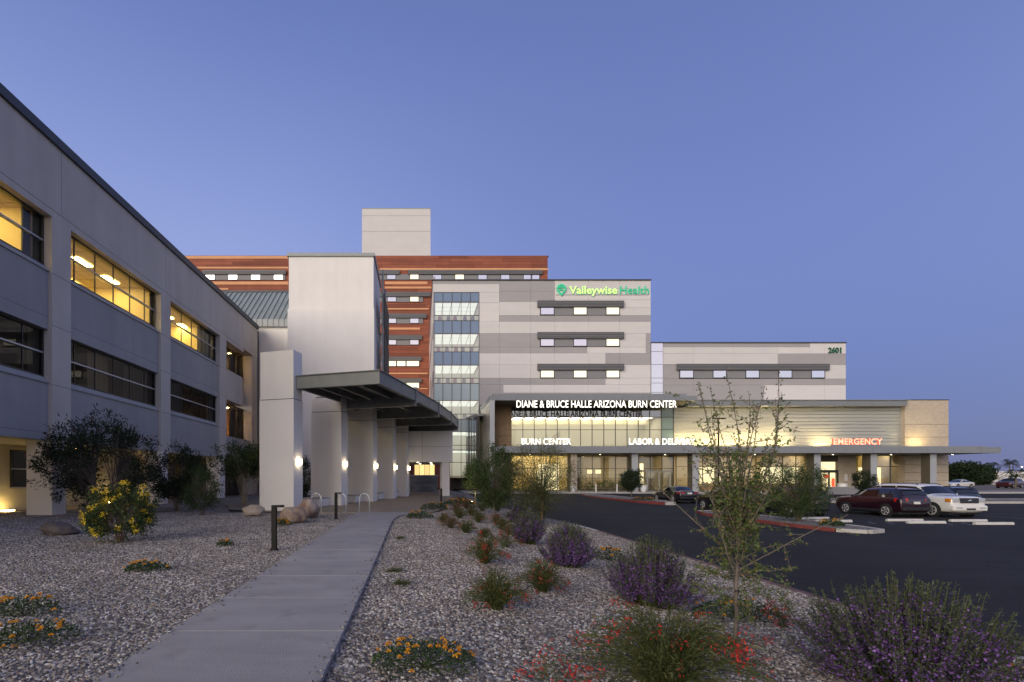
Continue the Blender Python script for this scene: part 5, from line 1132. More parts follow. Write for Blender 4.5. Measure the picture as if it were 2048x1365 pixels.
r1 = rock_mat('rock_tan', (.30,.235,.175), (.42,.35,.285)); r2 = rock_mat('rock_brown', (.19,.125,.085), (.31,.235,.175)); r3 = rock_mat('rock_dark', (.07,.055,.05), (.11,.09,.085)); r4 = rock_mat('rock_red', (.15,.085,.062), (.38,.30,.25))
boulder('smooth pale tan boulder at the foot of first white column', 507, 1031, .92, .8, .55, r1, 1)
boulder('rounded brown boulder in front of the taller reddish one', 584, 1045, .92, .8, .62, r2, 2)
boulder('tall reddish banded boulder beside the bike hoops', 616, 1036, .92, .8, .88, r4, 5, .5)
boulder('low dark boulder left of the yellow flowering shrub', 117, 1069, .95, .7, .42, r3, 4)
# parking-lot light pole
t = thing('light_pole', 'tall thin parking lot light pole with flat head behind the sapling', 'street light', (PX(1437,45),45,lot_z(45)))
MB().tube([(0,0,.6),(0,0,7.7)], [.09,.06], 8).build('pole', M['bollard'], t); MB().lathe([(.28,0),(.28,.65),(.24,.68)], (0,0,-.02), 14).build('concrete_base', M['kerb'], t); MB().box(-.38,.62,-.16,.16,7.62,7.72).build('lamp_head', M['bollard'], t, bevel=.02)
# entrance bollards and planters
for k, px in enumerate((1192, 1234)):
    t = thing('guard_post', 'pale steel guard post on entrance kerb, ' + ['left of the two','right of the two'][k], 'bollard', (PX(px,62),62,ENT), group='entrance guard posts'); MB().lathe([(.085,0),(.085,.98),(.06,1.04)], (0,0,0), 12).build('post', M['white_paint'], t); MB().lathe([(.11,0),(.11,.02)], (0,0,0), 12).build('base_ring', M['galv'], t)
for k, (px, s) in enumerate(((1684.5,1.0),(1766,1.0),(1287,.8),(1146,.7))):
    t = thing('planter', 'round white planter pot ' + ['before the emergency doors','right of the emergency doors under canopy','beside the lobby doors','left of the lobby planting'][k], 'planter', (PX(px,62.2),62.2,ENT+.004), group='white planter pots')
    MB().lathe([(.32*s,0),(.46*s,.35*s),(.52*s,1.0*s),(.56*s,1.02*s),(.56*s,1.08*s),(.48*s,1.08*s),(.46*s,.98*s)], (0,0,0), 20).build('pot', M['white_paint'], t); MB().lathe([(.05,.96*s),(.455*s,.97*s)], (0,0,0), 16).build('soil', M['earth'], t)
# things on the far right 
fb = thing('far_building', 'low beige building with one wall stretch painted as lit beyond dark trees', 'building', (150,120,-.2))
wbox('wall', M['pan_l'], fb, PX(1962,120), PX(2120,120), 120, 140, -.3, PZ(943,120)); wbox('wall_painted_lit', mat('beige_painted_lit', (.62,.52,.30), .9, emit=(1,.8,.4), estr=.10), fb, PX(1964,120), PX(1994,120), 119.9, 120, PZ(959,120), PZ(943.5,120)); wbox('plinth', M['pan_g'], fb, PX(1962,120), PX(2120,120), 119.8, 119.95, -.3, PZ(964,120))  # light on this wall stretch is put into its colour and glow
def upole(label, px, top, Y, arms):
    t = thing('utility_pole', label, 'utility pole', (PX(px,Y),Y,-1)); h = PZ(top,Y)+1; MB().tube([(0,0,0),(0,0,h)], [.22,.14], 6).build('pole', M['bollard'], t)
    for z, w_ in arms: MB().box(-w_,w_,-.08,.08,h-z-.14,h-z).build('cross_arm', M['bollard'], t)
upole('thin utility pole with double cross arm, far right skyline', 1963, 929, 260, [(.6,3.2),(2.2,2.6)]); upole('utility pole with stacked cross arms above far beige building', 2026, 922, 240, [(.4,3.0),(1.8,3.0),(3.2,2.4)]); upole('slim bare utility pole between the far palms', 1995, 934, 300, [(.8,2.0)])
t = thing('street_light', 'lit street light head at the far right edge', 'street light', (PX(2044,130),130,-.5)); MB().tube([(0,0,0),(0,0,4.9)], [.1,.07], 6).build('pole', M['bollard'], t); MB().lathe([(.03,4.9),(.16,4.97),(.03,5.06)], (0,0,0), 12).build('lamp', lamp_mat('street_lamp', (1,.9,.75), 18), t)
lw = thing('low_wall', 'low dark screen wall beyond the gravel median', 'wall', (45,56,-.5)); wbox('masonry', M['pan_d'], lw, PX(1655,58), PX(1840,58), 58, 58.3, -.6, .45); wbox('wall_cap', M['kerb'], lw, PX(1655,58)-.03, PX(1840,58)+.03, 57.95, 58.35, .45, .52)
# ---------------------------------------------------------------- plants
def leaf_mat(name, cols, rough=.6, trans=.25):
    m = bpy.data.materials.new(name); m.use_nodes = True; t = m.node_tree; b = t.nodes['Principled BSDF']; N = t.nodes.new; L = t.links.new
    g = N('ShaderNodeNewGeometry'); cr = N('ShaderNodeValToRGB'); e = cr.color_ramp.elements
    while len(e) < len(cols): e.new(.5)
    for i, c in enumerate(cols): e[i].position = i/(len(cols)-1); e[i].color = (*c,1)
    L(g.outputs['Random Per Island'], cr.inputs[0]); L(cr.outputs[0], b.inputs['Base Color']); b.inputs['Roughness'].default_value = rough; b.inputs['Specular IOR Level'].default_value = .2
    tr = N('ShaderNodeBsdfTranslucent'); L(cr.outputs[0], tr.inputs[0]); mx = N('ShaderNodeMixShader'); mx.inputs[0].default_value = trans
    o = t.nodes['Material Output']; L(b.outputs[0], mx.inputs[1]); L(tr.outputs[0], mx.inputs[2]); L(mx.outputs[0], o.inputs[0]); return m
M['lf_oleander'] = leaf_mat('leaf_oleander', [(.014,.024,.011),(.026,.042,.018),(.042,.062,.028)])
M['lf_green'] = leaf_mat('leaf_green', [(.028,.05,.016),(.05,.085,.025),(.085,.12,.04)])
M['lf_bright'] = leaf_mat('leaf_bright', [(.06,.11,.025),(.10,.16,.04),(.15,.2,.06)])
M['lf_olive'] = leaf_mat('leaf_olive', [(.055,.065,.028),(.09,.10,.04),(.13,.125,.06)])
M['lf_sage'] = leaf_mat('leaf_sage', [(.045,.055,.034),(.075,.09,.055),(.13,.145,.095)])
M['lf_sapling'] = leaf_mat('leaf_sapling', [(.045,.08,.018),(.075,.125,.03),(.10,.15,.04),(.16,.18,.06),(.24,.15,.09)])
M['lf_lantana'] = leaf_mat('leaf_lantana', [(.02,.045,.014),(.035,.07,.02),(.055,.09,.03)])
M['fl_purple'] = leaf_mat('petal_purple', [(.09,.038,.155),(.17,.075,.275),(.33,.18,.46)])
M['fl_red'] = leaf_mat('petal_red', [(.30,.012,.02),(.52,.03,.03),(.62,.08,.05)])
M['fl_gold'] = leaf_mat('petal_gold', [(.62,.22,.015),(.75,.34,.02),(.78,.45,.05)])
M['fl_yellow'] = leaf_mat('petal_yellow', [(.62,.42,.02),(.75,.55,.03),(.8,.62,.10)])
M['fl_pink'] = leaf_mat('petal_pink', [(.35,.08,.12),(.45,.14,.18)])
M['bark'] = mat('bark_grey', (.14,.115,.095), .9, .25, 12, .6, 60)
M['bark_pale'] = mat('bark_pale', (.34,.28,.19), .8, .2, 8)
M['bark_brown'] = mat('bark_brown', (.17,.095,.05), .85, .2, 10, .5, 40)
M['stem'] = leaf_mat('stem_green', [(.05,.068,.02),(.08,.098,.032),(.14,.135,.055)])
def unit(v): return v/np.maximum(np.linalg.norm(v, axis=-1, keepdims=True), 1e-9)
def leaf_quads(P, D, L, W):
    "rhombic leaves: base P, direction D, length L, width W -> verts, faces"
    P = np.asarray(P, float); D = unit(np.asarray(D, float)); n = len(P); L = np.broadcast_to(L, n)[:,None]; W = np.broadcast_to(W, n)[:,None]
    S = unit(np.cross(D, unit(rng.normal(size=(n,3))))); B = np.cross(D, S)
    v = np.stack([P, P + D*L*.45 + S*W*.5 + B*L*.05, P + D*L - B*L*.06, P + D*L*.45 - S*W*.5 + B*L*.05], 1).reshape(-1,3)
    return v
def quads_obj(name, vlist, mt, parent, loc=None):
    v = np.concatenate(vlist).astype(np.float32); n = len(v)//4; me = bpy.data.meshes.new(name); me.vertices.add(len(v)); me.vertices.foreach_set('co', v.ravel())
    me.loops.add(n*4); me.loops.foreach_set('vertex_index', np.arange(n*4, dtype=np.int32)); me.polygons.add(n); me.polygons.foreach_set('loop_start', np.arange(0, n*4, 4, dtype=np.int32)); me.update(calc_edges=True)
    me.materials.append(mt); o = bpy.data.objects.new(name, me); COL.objects.link(o); o.parent = parent
    if loc is not None: o.location = loc
    return o
def rdir(n): return unit(rng.normal(size=(n,3)))
def curve(a, b, c, k): t = np.linspace(0,1,k)[:,None]; return (1-t)**2*a + 2*t*(1-t)*b + t*t*c
def tips_tree(name, label, cat, loc, H, RX, trunk_h, n_tips, lpt, spread, LL, LW, lf, bark, trunk_r=.05, zlow=.3, gaps=.35, stems=1, droop=0.0, fan=.5, group=None, flower=None, seed=0, lean=0.0, RY=None, tw=.006, limb=None):
    "trunk or several stems, limbs curving to tips spread through the crown, leaves bunched round every tip"
    t = thing(name, label, cat, loc, group=group); RY = RY or RX
    tb = MB(); lb = MB(); lv = []; fl = []; tb.smooth = True
    base = []
    for s in range(stems):
        a = 2*math.pi*s/stems + rng.uniform(-.4,.4); r = .0 if stems == 1 else fan*RX*rng.uniform(.25,.7)
        top = np.array([r*math.cos(a)+lean, r*math.sin(a), trunk_h*rng.uniform(.85,1.1)]); b0 = np.array([.06*math.cos(a)*(stems>1), .06*math.sin(a)*(stems>1), -.08])
        c = curve(b0, np.array([b0[0]+.15*(top[0]-b0[0]), b0[1]+.15*(top[1]-b0[1]), trunk_h*.55]), top, 7); c[1:-1] += rng.normal(scale=.012*H/3, size=(5,3))
        tb.tube(c, np.linspace(trunk_r, trunk_r*.6, 7), 7); base.append(top)
    k = 0; zc = (zlow+1)/2*H; RZ = (1-zlow)/2*H; off = np.array([seed*7.3, seed*3.1, 0])
    while k < n_tips:
        p = rdir(1)[0]*rng.uniform(.25,1)**.45; q = p*np.array([RX,RY,RZ])
        if mnoise.noise(Vector(p*1.6+off)) + rng.uniform(-.25,.25) < gaps-.6: continue
        edge = 1 + .28*mnoise.noise(Vector(p*2.3+off*1.7)); tip = q*edge + np.array([lean*1.5,0,zc]); k += 1
        if tip[2] < .05: tip[2] = rng.uniform(.05,.3)
        b0 = base[int(np.argmin([np.linalg.norm((tip-b_)[:2]) for b_ in base]))]
        j = b0*np.array([1,1,rng.uniform(.7,1)]) if tip[2] > trunk_h*.7 else b0*np.array([.8,.8,rng.uniform(.35,.8)])
        mid = (j+tip)/2 + np.array([0,0,.12*np.linalg.norm(tip-j)]) ; c = curve(j, mid, tip, 5); lb.tube(c, np.linspace(max(trunk_r*.2, tw*1.4), tw*.6, 5), 4, cap=False)
        m = rng.poisson(lpt)+1; dd = unit(tip-j); f = rng.uniform(-.55,.1,size=m)[:,None]*spread*2.2
        P = tip + dd*f + rng.normal(scale=spread*.55, size=(m,3)); D = unit(rdir(m) + dd*.7 + np.array([0,0,-droop])); lv.append(leaf_quads(P, D, LL*rng.uniform(.6,1.3,m), LW*rng.uniform(.7,1.3,m)))
        if flower and rng.uniform() < flower[1]:
            m = flower[2]; P = tip + dd*spread*.9 + rng.normal(scale=spread*.33, size=(m,3)); fl.append(leaf_quads(P, rdir(m), flower[3]*rng.uniform(.7,1.2,m), flower[3]*.8))
    tb.build('trunk', bark, t); lb.build('limbs', limb or bark, t); tag(quads_obj('crown', lv, lf, t), kind='stuff')
    if fl: tag(quads_obj('blossoms', fl, flower[0], t), kind='stuff')
    return t
def on_bed(px, py, guess=1.9):
    "ground point under a photo pixel on the planting bed"
    Y = guess*FPX/(py-HY)
    for _ in range(12): X = PX(px,Y); Y = (CAMH-bed_z(X,Y))*FPX/(py-HY)
    return (PX(px,Y), Y, bed_z(PX(px,Y),Y))
# --- shrubs along the office building
tips_tree('oleander_shrub', 'largest dark oleander in front of office pier with pink flowers', 'shrub', (-14.1,21.2,-.04), 4.5, 2.4, 1.7, 340, 24, .21, .19, .048, M['lf_oleander'], M['bark'], .03, .10, .50, stems=11, fan=.75, flower=(M['fl_pink'],.30,6,.05), seed=1, tw=.008, group='oleanders by the office')
tips_tree('oleander_shrub', 'dark rounded oleander by second office pier', 'shrub', (-12.2,24.3,-.04), 3.3, 1.35, 1.3, 220, 24, .18, .17, .045, M['lf_oleander'], M['bark'], .025, .08, .48, stems=8, fan=.7, seed=2, tw=.007, group='oleanders by the office')
tips_tree('green_shrub', 'feathery green shrub right of second oleander', 'shrub', (-9.75,21.6,-.04), 2.15, .85, .8, 150, 28, .15, .12, .028, M['lf_green'], M['bark'], .02, .05, .5, stems=7, fan=.6, seed=3)
tips_tree('cane_shrub', 'tall leafy shrub with pale bare canes beside first white column', 'shrub', (-10.4,28.6,-.04), 3.75, 1.75, 1.9, 150, 34, .24, .20, .055, M['lf_green'], M['bark_pale'], .03, .42, .34, stems=9, fan=.65, seed=4, tw=.01)
tips_tree('green_shrub', 'dark narrow shrub between first and second white columns', 'shrub', (-7.5,31.0,-.04), 3.1, .7, 1.0, 90, 30, .18, .16, .05, M['lf_oleander'], M['bark'], .025, .05, .35, stems=4, seed=5)
tips_tree('yellow_bells_shrub', 'bushy shrub with bright yellow trumpet flowers on the gravel', 'shrub', (-7.82,12.6,-.04), 1.52, .82, .6, 260, 20, .10, .095, .030, M['lf_green'], M['bark_brown'], .012, .0, .55, stems=12, fan=.7, flower=(M['fl_yellow'],.17,20,.06), seed=6, tw=.004)
# --- trees at the kerb side
tips_tree('desert_tree', 'dense dark green young tree in the bed before the lobby portal', 'tree', (3.45,22.4,bed_z(3.45,22.4)), 3.45, 1.12, .9, 300, 40, .17, .11, .034, M['lf_green'], M['bark'], .06, .14, .46, seed=7, tw=.006)
T2 = (5.25,20.8,bed_z(5.25,20.8))
tips_tree('mesquite_tree', 'airy feathery mesquite with brown trunk in front of lobby glass', 'tree', T2, 3.75, 1.75, 1.5, 260, 56, .25, .09, .018, M['lf_olive'], M['bark_brown'], .045, .16, .40, droop=.6, seed=8, tw=.004, limb=M['lf_olive'])
tips_tree('uplit_tree', 'small bright green tree lit from below left of the dense tree', 'tree', (3.9,34,bed_z(3.9,34)), 3.2, .95, 1.0, 140, 34, .2, .13, .045, M['lf_bright'], M['bark_pale'], .045, .28, .3, seed=9)
ul = thing('ground_uplight', 'small ground spotlight under the bright green tree', 'lamp', (3.6,33.2,bed_z(3.6,33.2))); MB().lathe([(.06,0),(.09,.12),(.09,.16)], (0,0,0), 12).build('housing', M['bollard'], ul); MB().lathe([(.01,.163),(.05,.164)], (0,0,0), 12).build('lens', lamp_mat('uplight_lens', (1,.88,.45), 420), ul)
# --- lot islands and entrance
tips_tree('island_bush', 'tall feathery green bush on the near lot island before parked cars', 'shrub', (19.1,24.4,ZB), 3.0, 1.45, .9, 260, 44, .2, .13, .024, M['lf_green'], M['bark'], .05, .05, .45, stems=5, fan=.5, droop=.3, seed=10)
tips_tree('island_tree', 'small round dark tree on the far lot island', 'tree', (19.9,45.5,ZA), 2.9, .95, 1.0, 140, 40, .2, .16, .06, M['lf_oleander'], M['bark'], .05, .28, .25, seed=11)
tips_tree('entrance_tree', 'slim dark tree standing before emergency canopy columns', 'tree', (PX(1729,50),50,lot_z(50)), 2.9, 1.0, .9, 120, 36, .2, .17, .06, M['lf_oleander'], M['bark'], .05, .2, .32, seed=12)
for k, px in enumerate((1178, 1200, 1215, 1228, 1243, 1252)):
    tips_tree('entrance_shrub', ['low green shrub leftmost in the lobby planting','low gold flowered shrub second in the lobby planting','low green shrub third in the lobby planting','low green shrub fourth in the lobby planting','low gold flowered shrub fifth in the lobby planting','dark shrub rightmost in the lobby planting'][k], 'shrub', (PX(px,65.5),65.5,ENT), 1.3 + (k % 3)*.25, .75, .3, 40, 20, .15, .12, .04, M['lf_green'] if k != 5 else M['lf_oleander'], M['bark'], .02, .02, .2, stems=4, flower=(M['fl_gold'],.5,5,.07) if k in (1,4) else None, seed=13+k, group='lobby planting shrubs')
# --- far trees and palms on the right
for k, (px, Y, h, r) in enumerate(((1905,112,4.8,2.6),(1925,108,5.4,2.9),(1946,112,4.8,2.7),(1962,118,4.6,2.4))):
    tips_tree('far_tree', ['dark far tree touching the brick pier','tallest dark far tree right of brick pier','third dark far tree right of brick pier','small dark far tree beside beige building'][k], 'tree', (PX(px,Y),Y,-.3), h, r, h*.3, 150, 34, .55, .6, .26, M['lf_oleander'], M['bark'], .16, .1, .25, seed=20+k, group='far trees on the right', tw=.03)
def palm(label, px, top, Y, r, z0=-.5):
    t = thing('palm_tree', label, 'palm', (PX(px,Y),Y,z0), group='palms on the right'); h = PZ(top,Y)-z0; m = MB(); m.smooth = True
    m.tube([(0,0,0),(.1*r,0,h*.5),(.05*r,0,h-.2*r)], [.10*r,.08*r,.07*r], 7); m.build('trunk', M['bark'], t); lv = []
    for k in range(26):
        a = 2*math.pi*k/26*5.1; el = rng.uniform(-.5,1.2); d = np.array([math.cos(a)*math.cos(el), math.sin(a)*math.cos(el), math.sin(el)]); tip = d*r + np.array([0,0,-.35*r]); c = curve(np.zeros(3), d*r*.7+np.array([0,0,.15*r]), tip, 12) + np.array([.05*r,0,h-.2*r])
        for s in (-1,1):
            dr = unit(np.gradient(c, axis=0)); sd = unit(np.cross(dr, np.array([0,0,1.0])))*s; lv.append(leaf_quads(c, sd+dr*.6+np.array([0,0,-.3]), r*.33, r*.04))
    tag(quads_obj('fronds', lv, M['lf_oleander'], t), kind='stuff')
palm('low fan palm at the right edge beyond red kerb', 2030, 948, 78, 1.7, -.2); palm('distant tall palm on the skyline', 1982, 930, 330, 4.2); palm('distant palm by the stacked utility pole', 2018, 924, 330, 4.6); palm('distant small palm by double arm pole', 1972, 938, 300, 3.2)
# --- sage mounds
def sage(label, loc, Rr, H, n, per=44, flo=.5, seed=0, lw=1.0):
    t = thing('sage_bush', label, 'shrub', loc, group='purple sage bushes'); st = MB(); lv = []; fl = []
    for i in range(n):
        a = rng.uniform(0,2*math.pi); e = rng.uniform(0,1)**.75; out = e*Rr*rng.uniform(.75,1.08); hh = H*math.sqrt(max(.04,1-(e*.93)**2))*rng.uniform(.72,1.08)
        b0 = np.array([.25*out*math.cos(a), .25*out*math.sin(a), -.03]); tip = np.array([out*math.cos(a), out*math.sin(a), hh]); mid = np.array([.75*out*math.cos(a), .75*out*math.sin(a), hh*.35])
        c = curve(b0, mid, tip, 6); st.tube(c, np.linspace(.005,.002,6), 3, cap=False)
        u = rng.uniform(.22,1,per)**.8; cc = curve(b0, mid, tip, 40); P = cc[(u*39).astype(int)]; tg = unit(np.gradient(cc, axis=0))[(u*39).astype(int)]
        P = P + rng.normal(scale=.010*lw, size=P.shape); D = unit(tg*.8 + rdir(per)*.8); lv.append(leaf_quads(P, D, .040*lw*rng.uniform(.6,1.2,per), .013*lw))
        m = int(per*flo*rng.uniform(.4,2.3)); u = rng.uniform(.35,.90,m); P = cc[(u*39).astype(int)] + rng.normal(scale=.016*lw, size=(m,3)); fl.append(leaf_quads(P, rdir(m)+np.array([0,0,.2]), .027*lw*rng.uniform(.7,1.3,m), .020*lw))
    tag(st.build('stems', M['stem'], t), kind='stuff'); tag(quads_obj('foliage', lv, M['lf_sage'], t), kind='stuff'); tag(quads_obj('flowers', fl, M['fl_purple'], t), kind='stuff')
def gz(x, y, dz=0.0): return (x, y, bed_z(x,y)+dz)
sage('largest purple sage bush, nearest camera at lower right corner', gz(4.66,4.62), 1.08, 1.05, 420, 52, .45, 1)
sage('purple sage bush left of the sapling trunk', gz(3.42,7.2), .76, 1.0, 330, 44, .6, 2)
sage('purple sage bush in the middle of the bed, third from camera', gz(3.12,10.2), .66, .93, 280, 38, .75, 3, 1.25)
sage('purple sage bush fourth from camera, under the mesquite', gz(3.05,13.6), .62, .95, 220, 34, .4, 4, 1.5)
sage('dark purple sage bush farthest away beside dense tree', gz(4.3,20.6), .7, 1.0, 160, 30, .3, 5, 2.2)
# --- red flowering wiry clumps
def firecracker(label, loc, Rr, H, n, flo, lf=None, wid=.004, seed=0, name='firecracker_plant'):
    t = thing(name, label, 'plant', loc, group='red flowering clumps'); lv = []; fl = []
    for i in range(n):
        a = rng.uniform(0,2*math.pi); e = rng.uniform(.1,1)**.8; out = e*Rr; hh = H*(1.02-.55*e*e)*rng.uniform(.55,1.1)
        b0 = np.array([.10*Rr*math.cos(a+.5), .10*Rr*math.sin(a+.5), -.02]); tip = np.array([out*math.cos(a), out*math.sin(a), hh*(.85 if e < .8 else .6)]); mid = np.array([.42*out*math.cos(a), .42*out*math.sin(a), hh*1.0])
        c = curve(b0, mid, tip, 9); d = np.diff(c, axis=0); lv.append(leaf_quads(c[:-1]-d*.12, d, np.linalg.norm(d,axis=1)*1.32, wid*rng.uniform(.8,1.5)))
        m = 7; P = c[rng.integers(2,9,m)] + rng.normal(scale=.006,size=(m,3)); lv.append(leaf_quads(P, rdir(m)+unit(d).mean(0), .045, wid*1.1))
        if rng.uniform() < flo:
            m = int(rng.integers(7,20)); P = tip + rng.normal(scale=(.028,.028,.035), size=(m,3)); fl.append(leaf_quads(P, unit(rdir(m)*.7+np.array([0,0,-.4])), .034*rng.uniform(.7,1.2,m), .012))
    tag(quads_obj('stems', lv, lf or M['stem'], t), kind='stuff')
    if fl: tag(quads_obj('flowers', fl, M['fl_red'], t), kind='stuff')
firecracker('largest wiry clump with red flowers at bottom edge of the picture', gz(2.05,4.05), .85, .78, 620, .075, wid=.0085)
firecracker('sparse red flowered clump left of the largest one at bottom edge', gz(1.02,3.72), .30, .42, 60, .3, wid=.004)
firecracker('wiry green clump between gold lantana and largest sage', gz(1.0,6.3), .48, .58, 360, .05, wid=.0075)
firecracker('wiry clump with low red flowers left of second sage', gz(1.9,7.5), .46, .55, 300, .08, wid=.0075)
firecracker('red flowered clump in mid bed, left of third sage', gz(1.3,9.75), .55, .66, 260, .16, wid=.009)
firecracker('red flowered clump at foot of sapling', gz(3.3,5.0), .45, .3, 60, .22, wid=.004)
firecracker('red flowered clump by the kerb behind the sapling', gz(4.95,6.6), .35, .45, 60, .35, wid=.005)
firecracker('red flowered clump under the fourth sage', gz(2.2,12.4), .45, .5, 120, .14, wid=.007)
M['lf_dry'] = leaf_mat('stem_dry', [(.12,.075,.045),(.16,.11,.06),(.10,.10,.045)])
for k, (x, y, h) in enumerate(((1.05,16.4,.5),(1.45,15.2,.45),(2.35,19.4,.55),(1.75,23.0,.55),(2.9,17.0,.5),(2.5,26,.6))):
    firecracker(['dry brown grassy clump nearest the path bend','dry green grassy clump in front of path bend clump','dry grassy clump before the dense tree trunk','dry grassy clump near plaza corner bollard','dry grassy clump right of the path bend pair','dry grassy clump far behind plaza corner'][k], gz(x,y), .42, h, 170, .05, M['lf_dry'] if k in (0,3,5) else None, .010, name='grass_clump')
more = [(1.9,14.2,.3,.32),(.9,18.2,.34,.42),(2.9,15.6,.36,.42),(1.7,20.6,.4,.5),(3.0,19.0,.4,.5),(2.4,22.4,.42,.55),(3.3,25.5,.6,.7),(2.6,31,.7,.7),(4.4,27.5,.7,.8)]
more_l = ['small wiry clump between red flowers and path bend','wiry clump by the path bend, nearest the slabs','wiry clump left of the fourth sage','wiry clump before the dense tree, left side','wiry clump close under the dense tree','wiry clump behind the dense tree trunk','tall green grass tuft behind the dense tree','tall green grass tuft near the uplit tree','tall green grass tuft by the kerb bend']
for (x, y, r, h), l in zip(more, more_l): firecracker(l, gz(x,y), r, h, 150, .04, [None, M['lf_dry'], None, M['lf_olive']][int(y*7) % 4], .011, name='grass_clump')
tips_tree('bed_shrub', 'loose olive shrub under the mesquite near the kerb', 'shrub', gz(5.6,23.2), 1.1, .9, .3, 90, 24, .16, .09, .022, M['lf_olive'], M['bark'], .02, .0, .45, stems=6, seed=41)
tips_tree('bed_shrub', 'loose green shrub far along the kerb left of lobby portal', 'shrub', gz(4.6,31.5), 1.2, 1.1, .3, 90, 24, .18, .11, .03, M['lf_green'], M['bark'], .02, .0, .4, stems=6, seed=42)
# --- low lantana
def lantana(label, loc, RX, RY, H, n, nf, s=1.0):
    t = thing('lantana', label, 'flowers', loc, group='gold lantana'); P = []; D = []
    a = rng.uniform(0,2*math.pi,n); r = np.sqrt(rng.uniform(0,1,n)); bump = .6+.4*np.sin(a*3+loc[0]*5)*.5; z = H*np.sqrt(np.maximum(0,1-r**2))*rng.uniform(.25,1,n)*(.75+.3*bump) + .012
    P = np.stack([RX*r*np.cos(a)*(.8+.3*bump), RY*r*np.sin(a)*(.8+.3*bump), z],1); D = unit(np.stack([np.cos(a)*r,np.sin(a)*r,np.full(n,.5)],1)+rdir(n)*.7)
    tag(quads_obj('foliage', [leaf_quads(P, D, .036*s*rng.uniform(.6,1.3,n), .020*s)], M['lf_lantana'], t), kind='stuff')
    st = MB()
    for i in range(26): q = P[i]; st.tube([(0,0,0),(q[0]*.5,q[1]*.5,q[2]*.7),tuple(q)], .003, 3, cap=False)
    tag(st.build('stems', M['stem'], t), kind='stuff')
    for i in range(nf):
        aa = rng.uniform(0,2*math.pi); rr = rng.uniform(.35,1.02); c = np.array([RX*rr*math.cos(aa), RY*rr*math.sin(aa), H*math.sqrt(max(.05,1-rr*rr*.9))*.95+.02]); m = 22; d = rdir(m); d[:,2] = np.abs(d[:,2])
        quads_obj('flower_head', [leaf_quads(c+d*.012*s, d+rdir(m)*.5, .021*s, .018*s)], M['fl_gold'], t)
lt = [('round gold lantana nearest camera right of the path',0.03,4.28,.46,.33,.24,1500,34,.85),('gold lantana at left picture edge, nearest camera',-4.0,4.95,.48,.35,.2,1000,20,.9),('gold lantana at left picture edge, behind the nearest',-4.85,5.9,.40,.35,.25,700,16,1),('small gold lantana on left gravel, left of near bollard light',-4.95,8.75,.38,.3,.17,700,18,1.1),('tiny gold lantana by the near bollard light',-4.8,11.9,.19,.16,.16,260,7,1.2),('gold lantana at the foot of boulders',-4.85,16.9,.34,.25,.24,420,12,1.5),('green lantana at the path bend',.0,19.8,.55,.4,.34,700,8,1.7),('gold lantana beside the plaza corner bollard',.75,24.8,.7,.5,.42,700,10,2),('gold lantana strip behind plaza corner',2.3,29,1.0,.7,.4,800,22,2.2),('yellow lantana by the kerb behind second sage',4.6,11.8,.4,.35,.3,420,10,1.5),('gold lantana behind the sapling by the kerb',4.5,6.9,.62,.4,.28,1300,14,1),('lantana at the right corner by the kerb',6.2,5.4,.4,.3,.22,500,5,1)]
for l in lt: lantana(l[0], gz(l[1],l[2],.0), *l[3:8], l[8])
for k, (x, y, z) in enumerate(((19.6,42.5,ZA),(18.7,21.9,ZB),(19.2,22.6,ZB))): lantana(['gold lantana on the far lot island','gold lantana on near lot island, closest to the tip','gold lantana on near lot island, behind the tip one'][k], (x,y,z), 1.0 if k == 0 else .5, .6 if k == 0 else .35, .3, 600, 16 if k == 0 else 8, 2.2 if k == 0 else 1.6)
for k, (x, y) in enumerate(((-.55,13.2),(-.45,8.6),(-.3,7.6))): firecracker(['tiny weed tuft at the path edge, farthest','tiny weed tuft beside path, middle','tiny weed tuft beside path, nearest'][k], gz(x,y), .2, .07, 60, 0, wid=.005, name='weed_tuft')
litter = []; ll = [(2.05,4.05,1.3),(3.4,7.2,1.2),(4.6,4.6,1.5),(1.3,9.7,1.0),(3.5,5.4,1.2),(-7.8,12.5,1.5),(-14,21,3),(-12.2,24,2),(1.9,7.5,.9)]
for x, y, r in ll:
    m = 90; q = rng.normal(scale=(r*.55,r*.55), size=(m,2)) + (x,y); P = np.array([(a, b_, bed_z(a,b_)+.035) for a, b_ in q]); D = rdir(m); D[:,2] *= .2; litter.append(leaf_quads(P, D, .035, .014))
lo = quads_obj('leaf_litter', litter, leaf_mat('litter', [(.14,.09,.05),(.22,.15,.09),(.30,.05,.04),(.12,.11,.05)]), None); tag(lo, 'dry fallen leaves and petals lying on the gravel', 'leaf litter', kind='stuff')
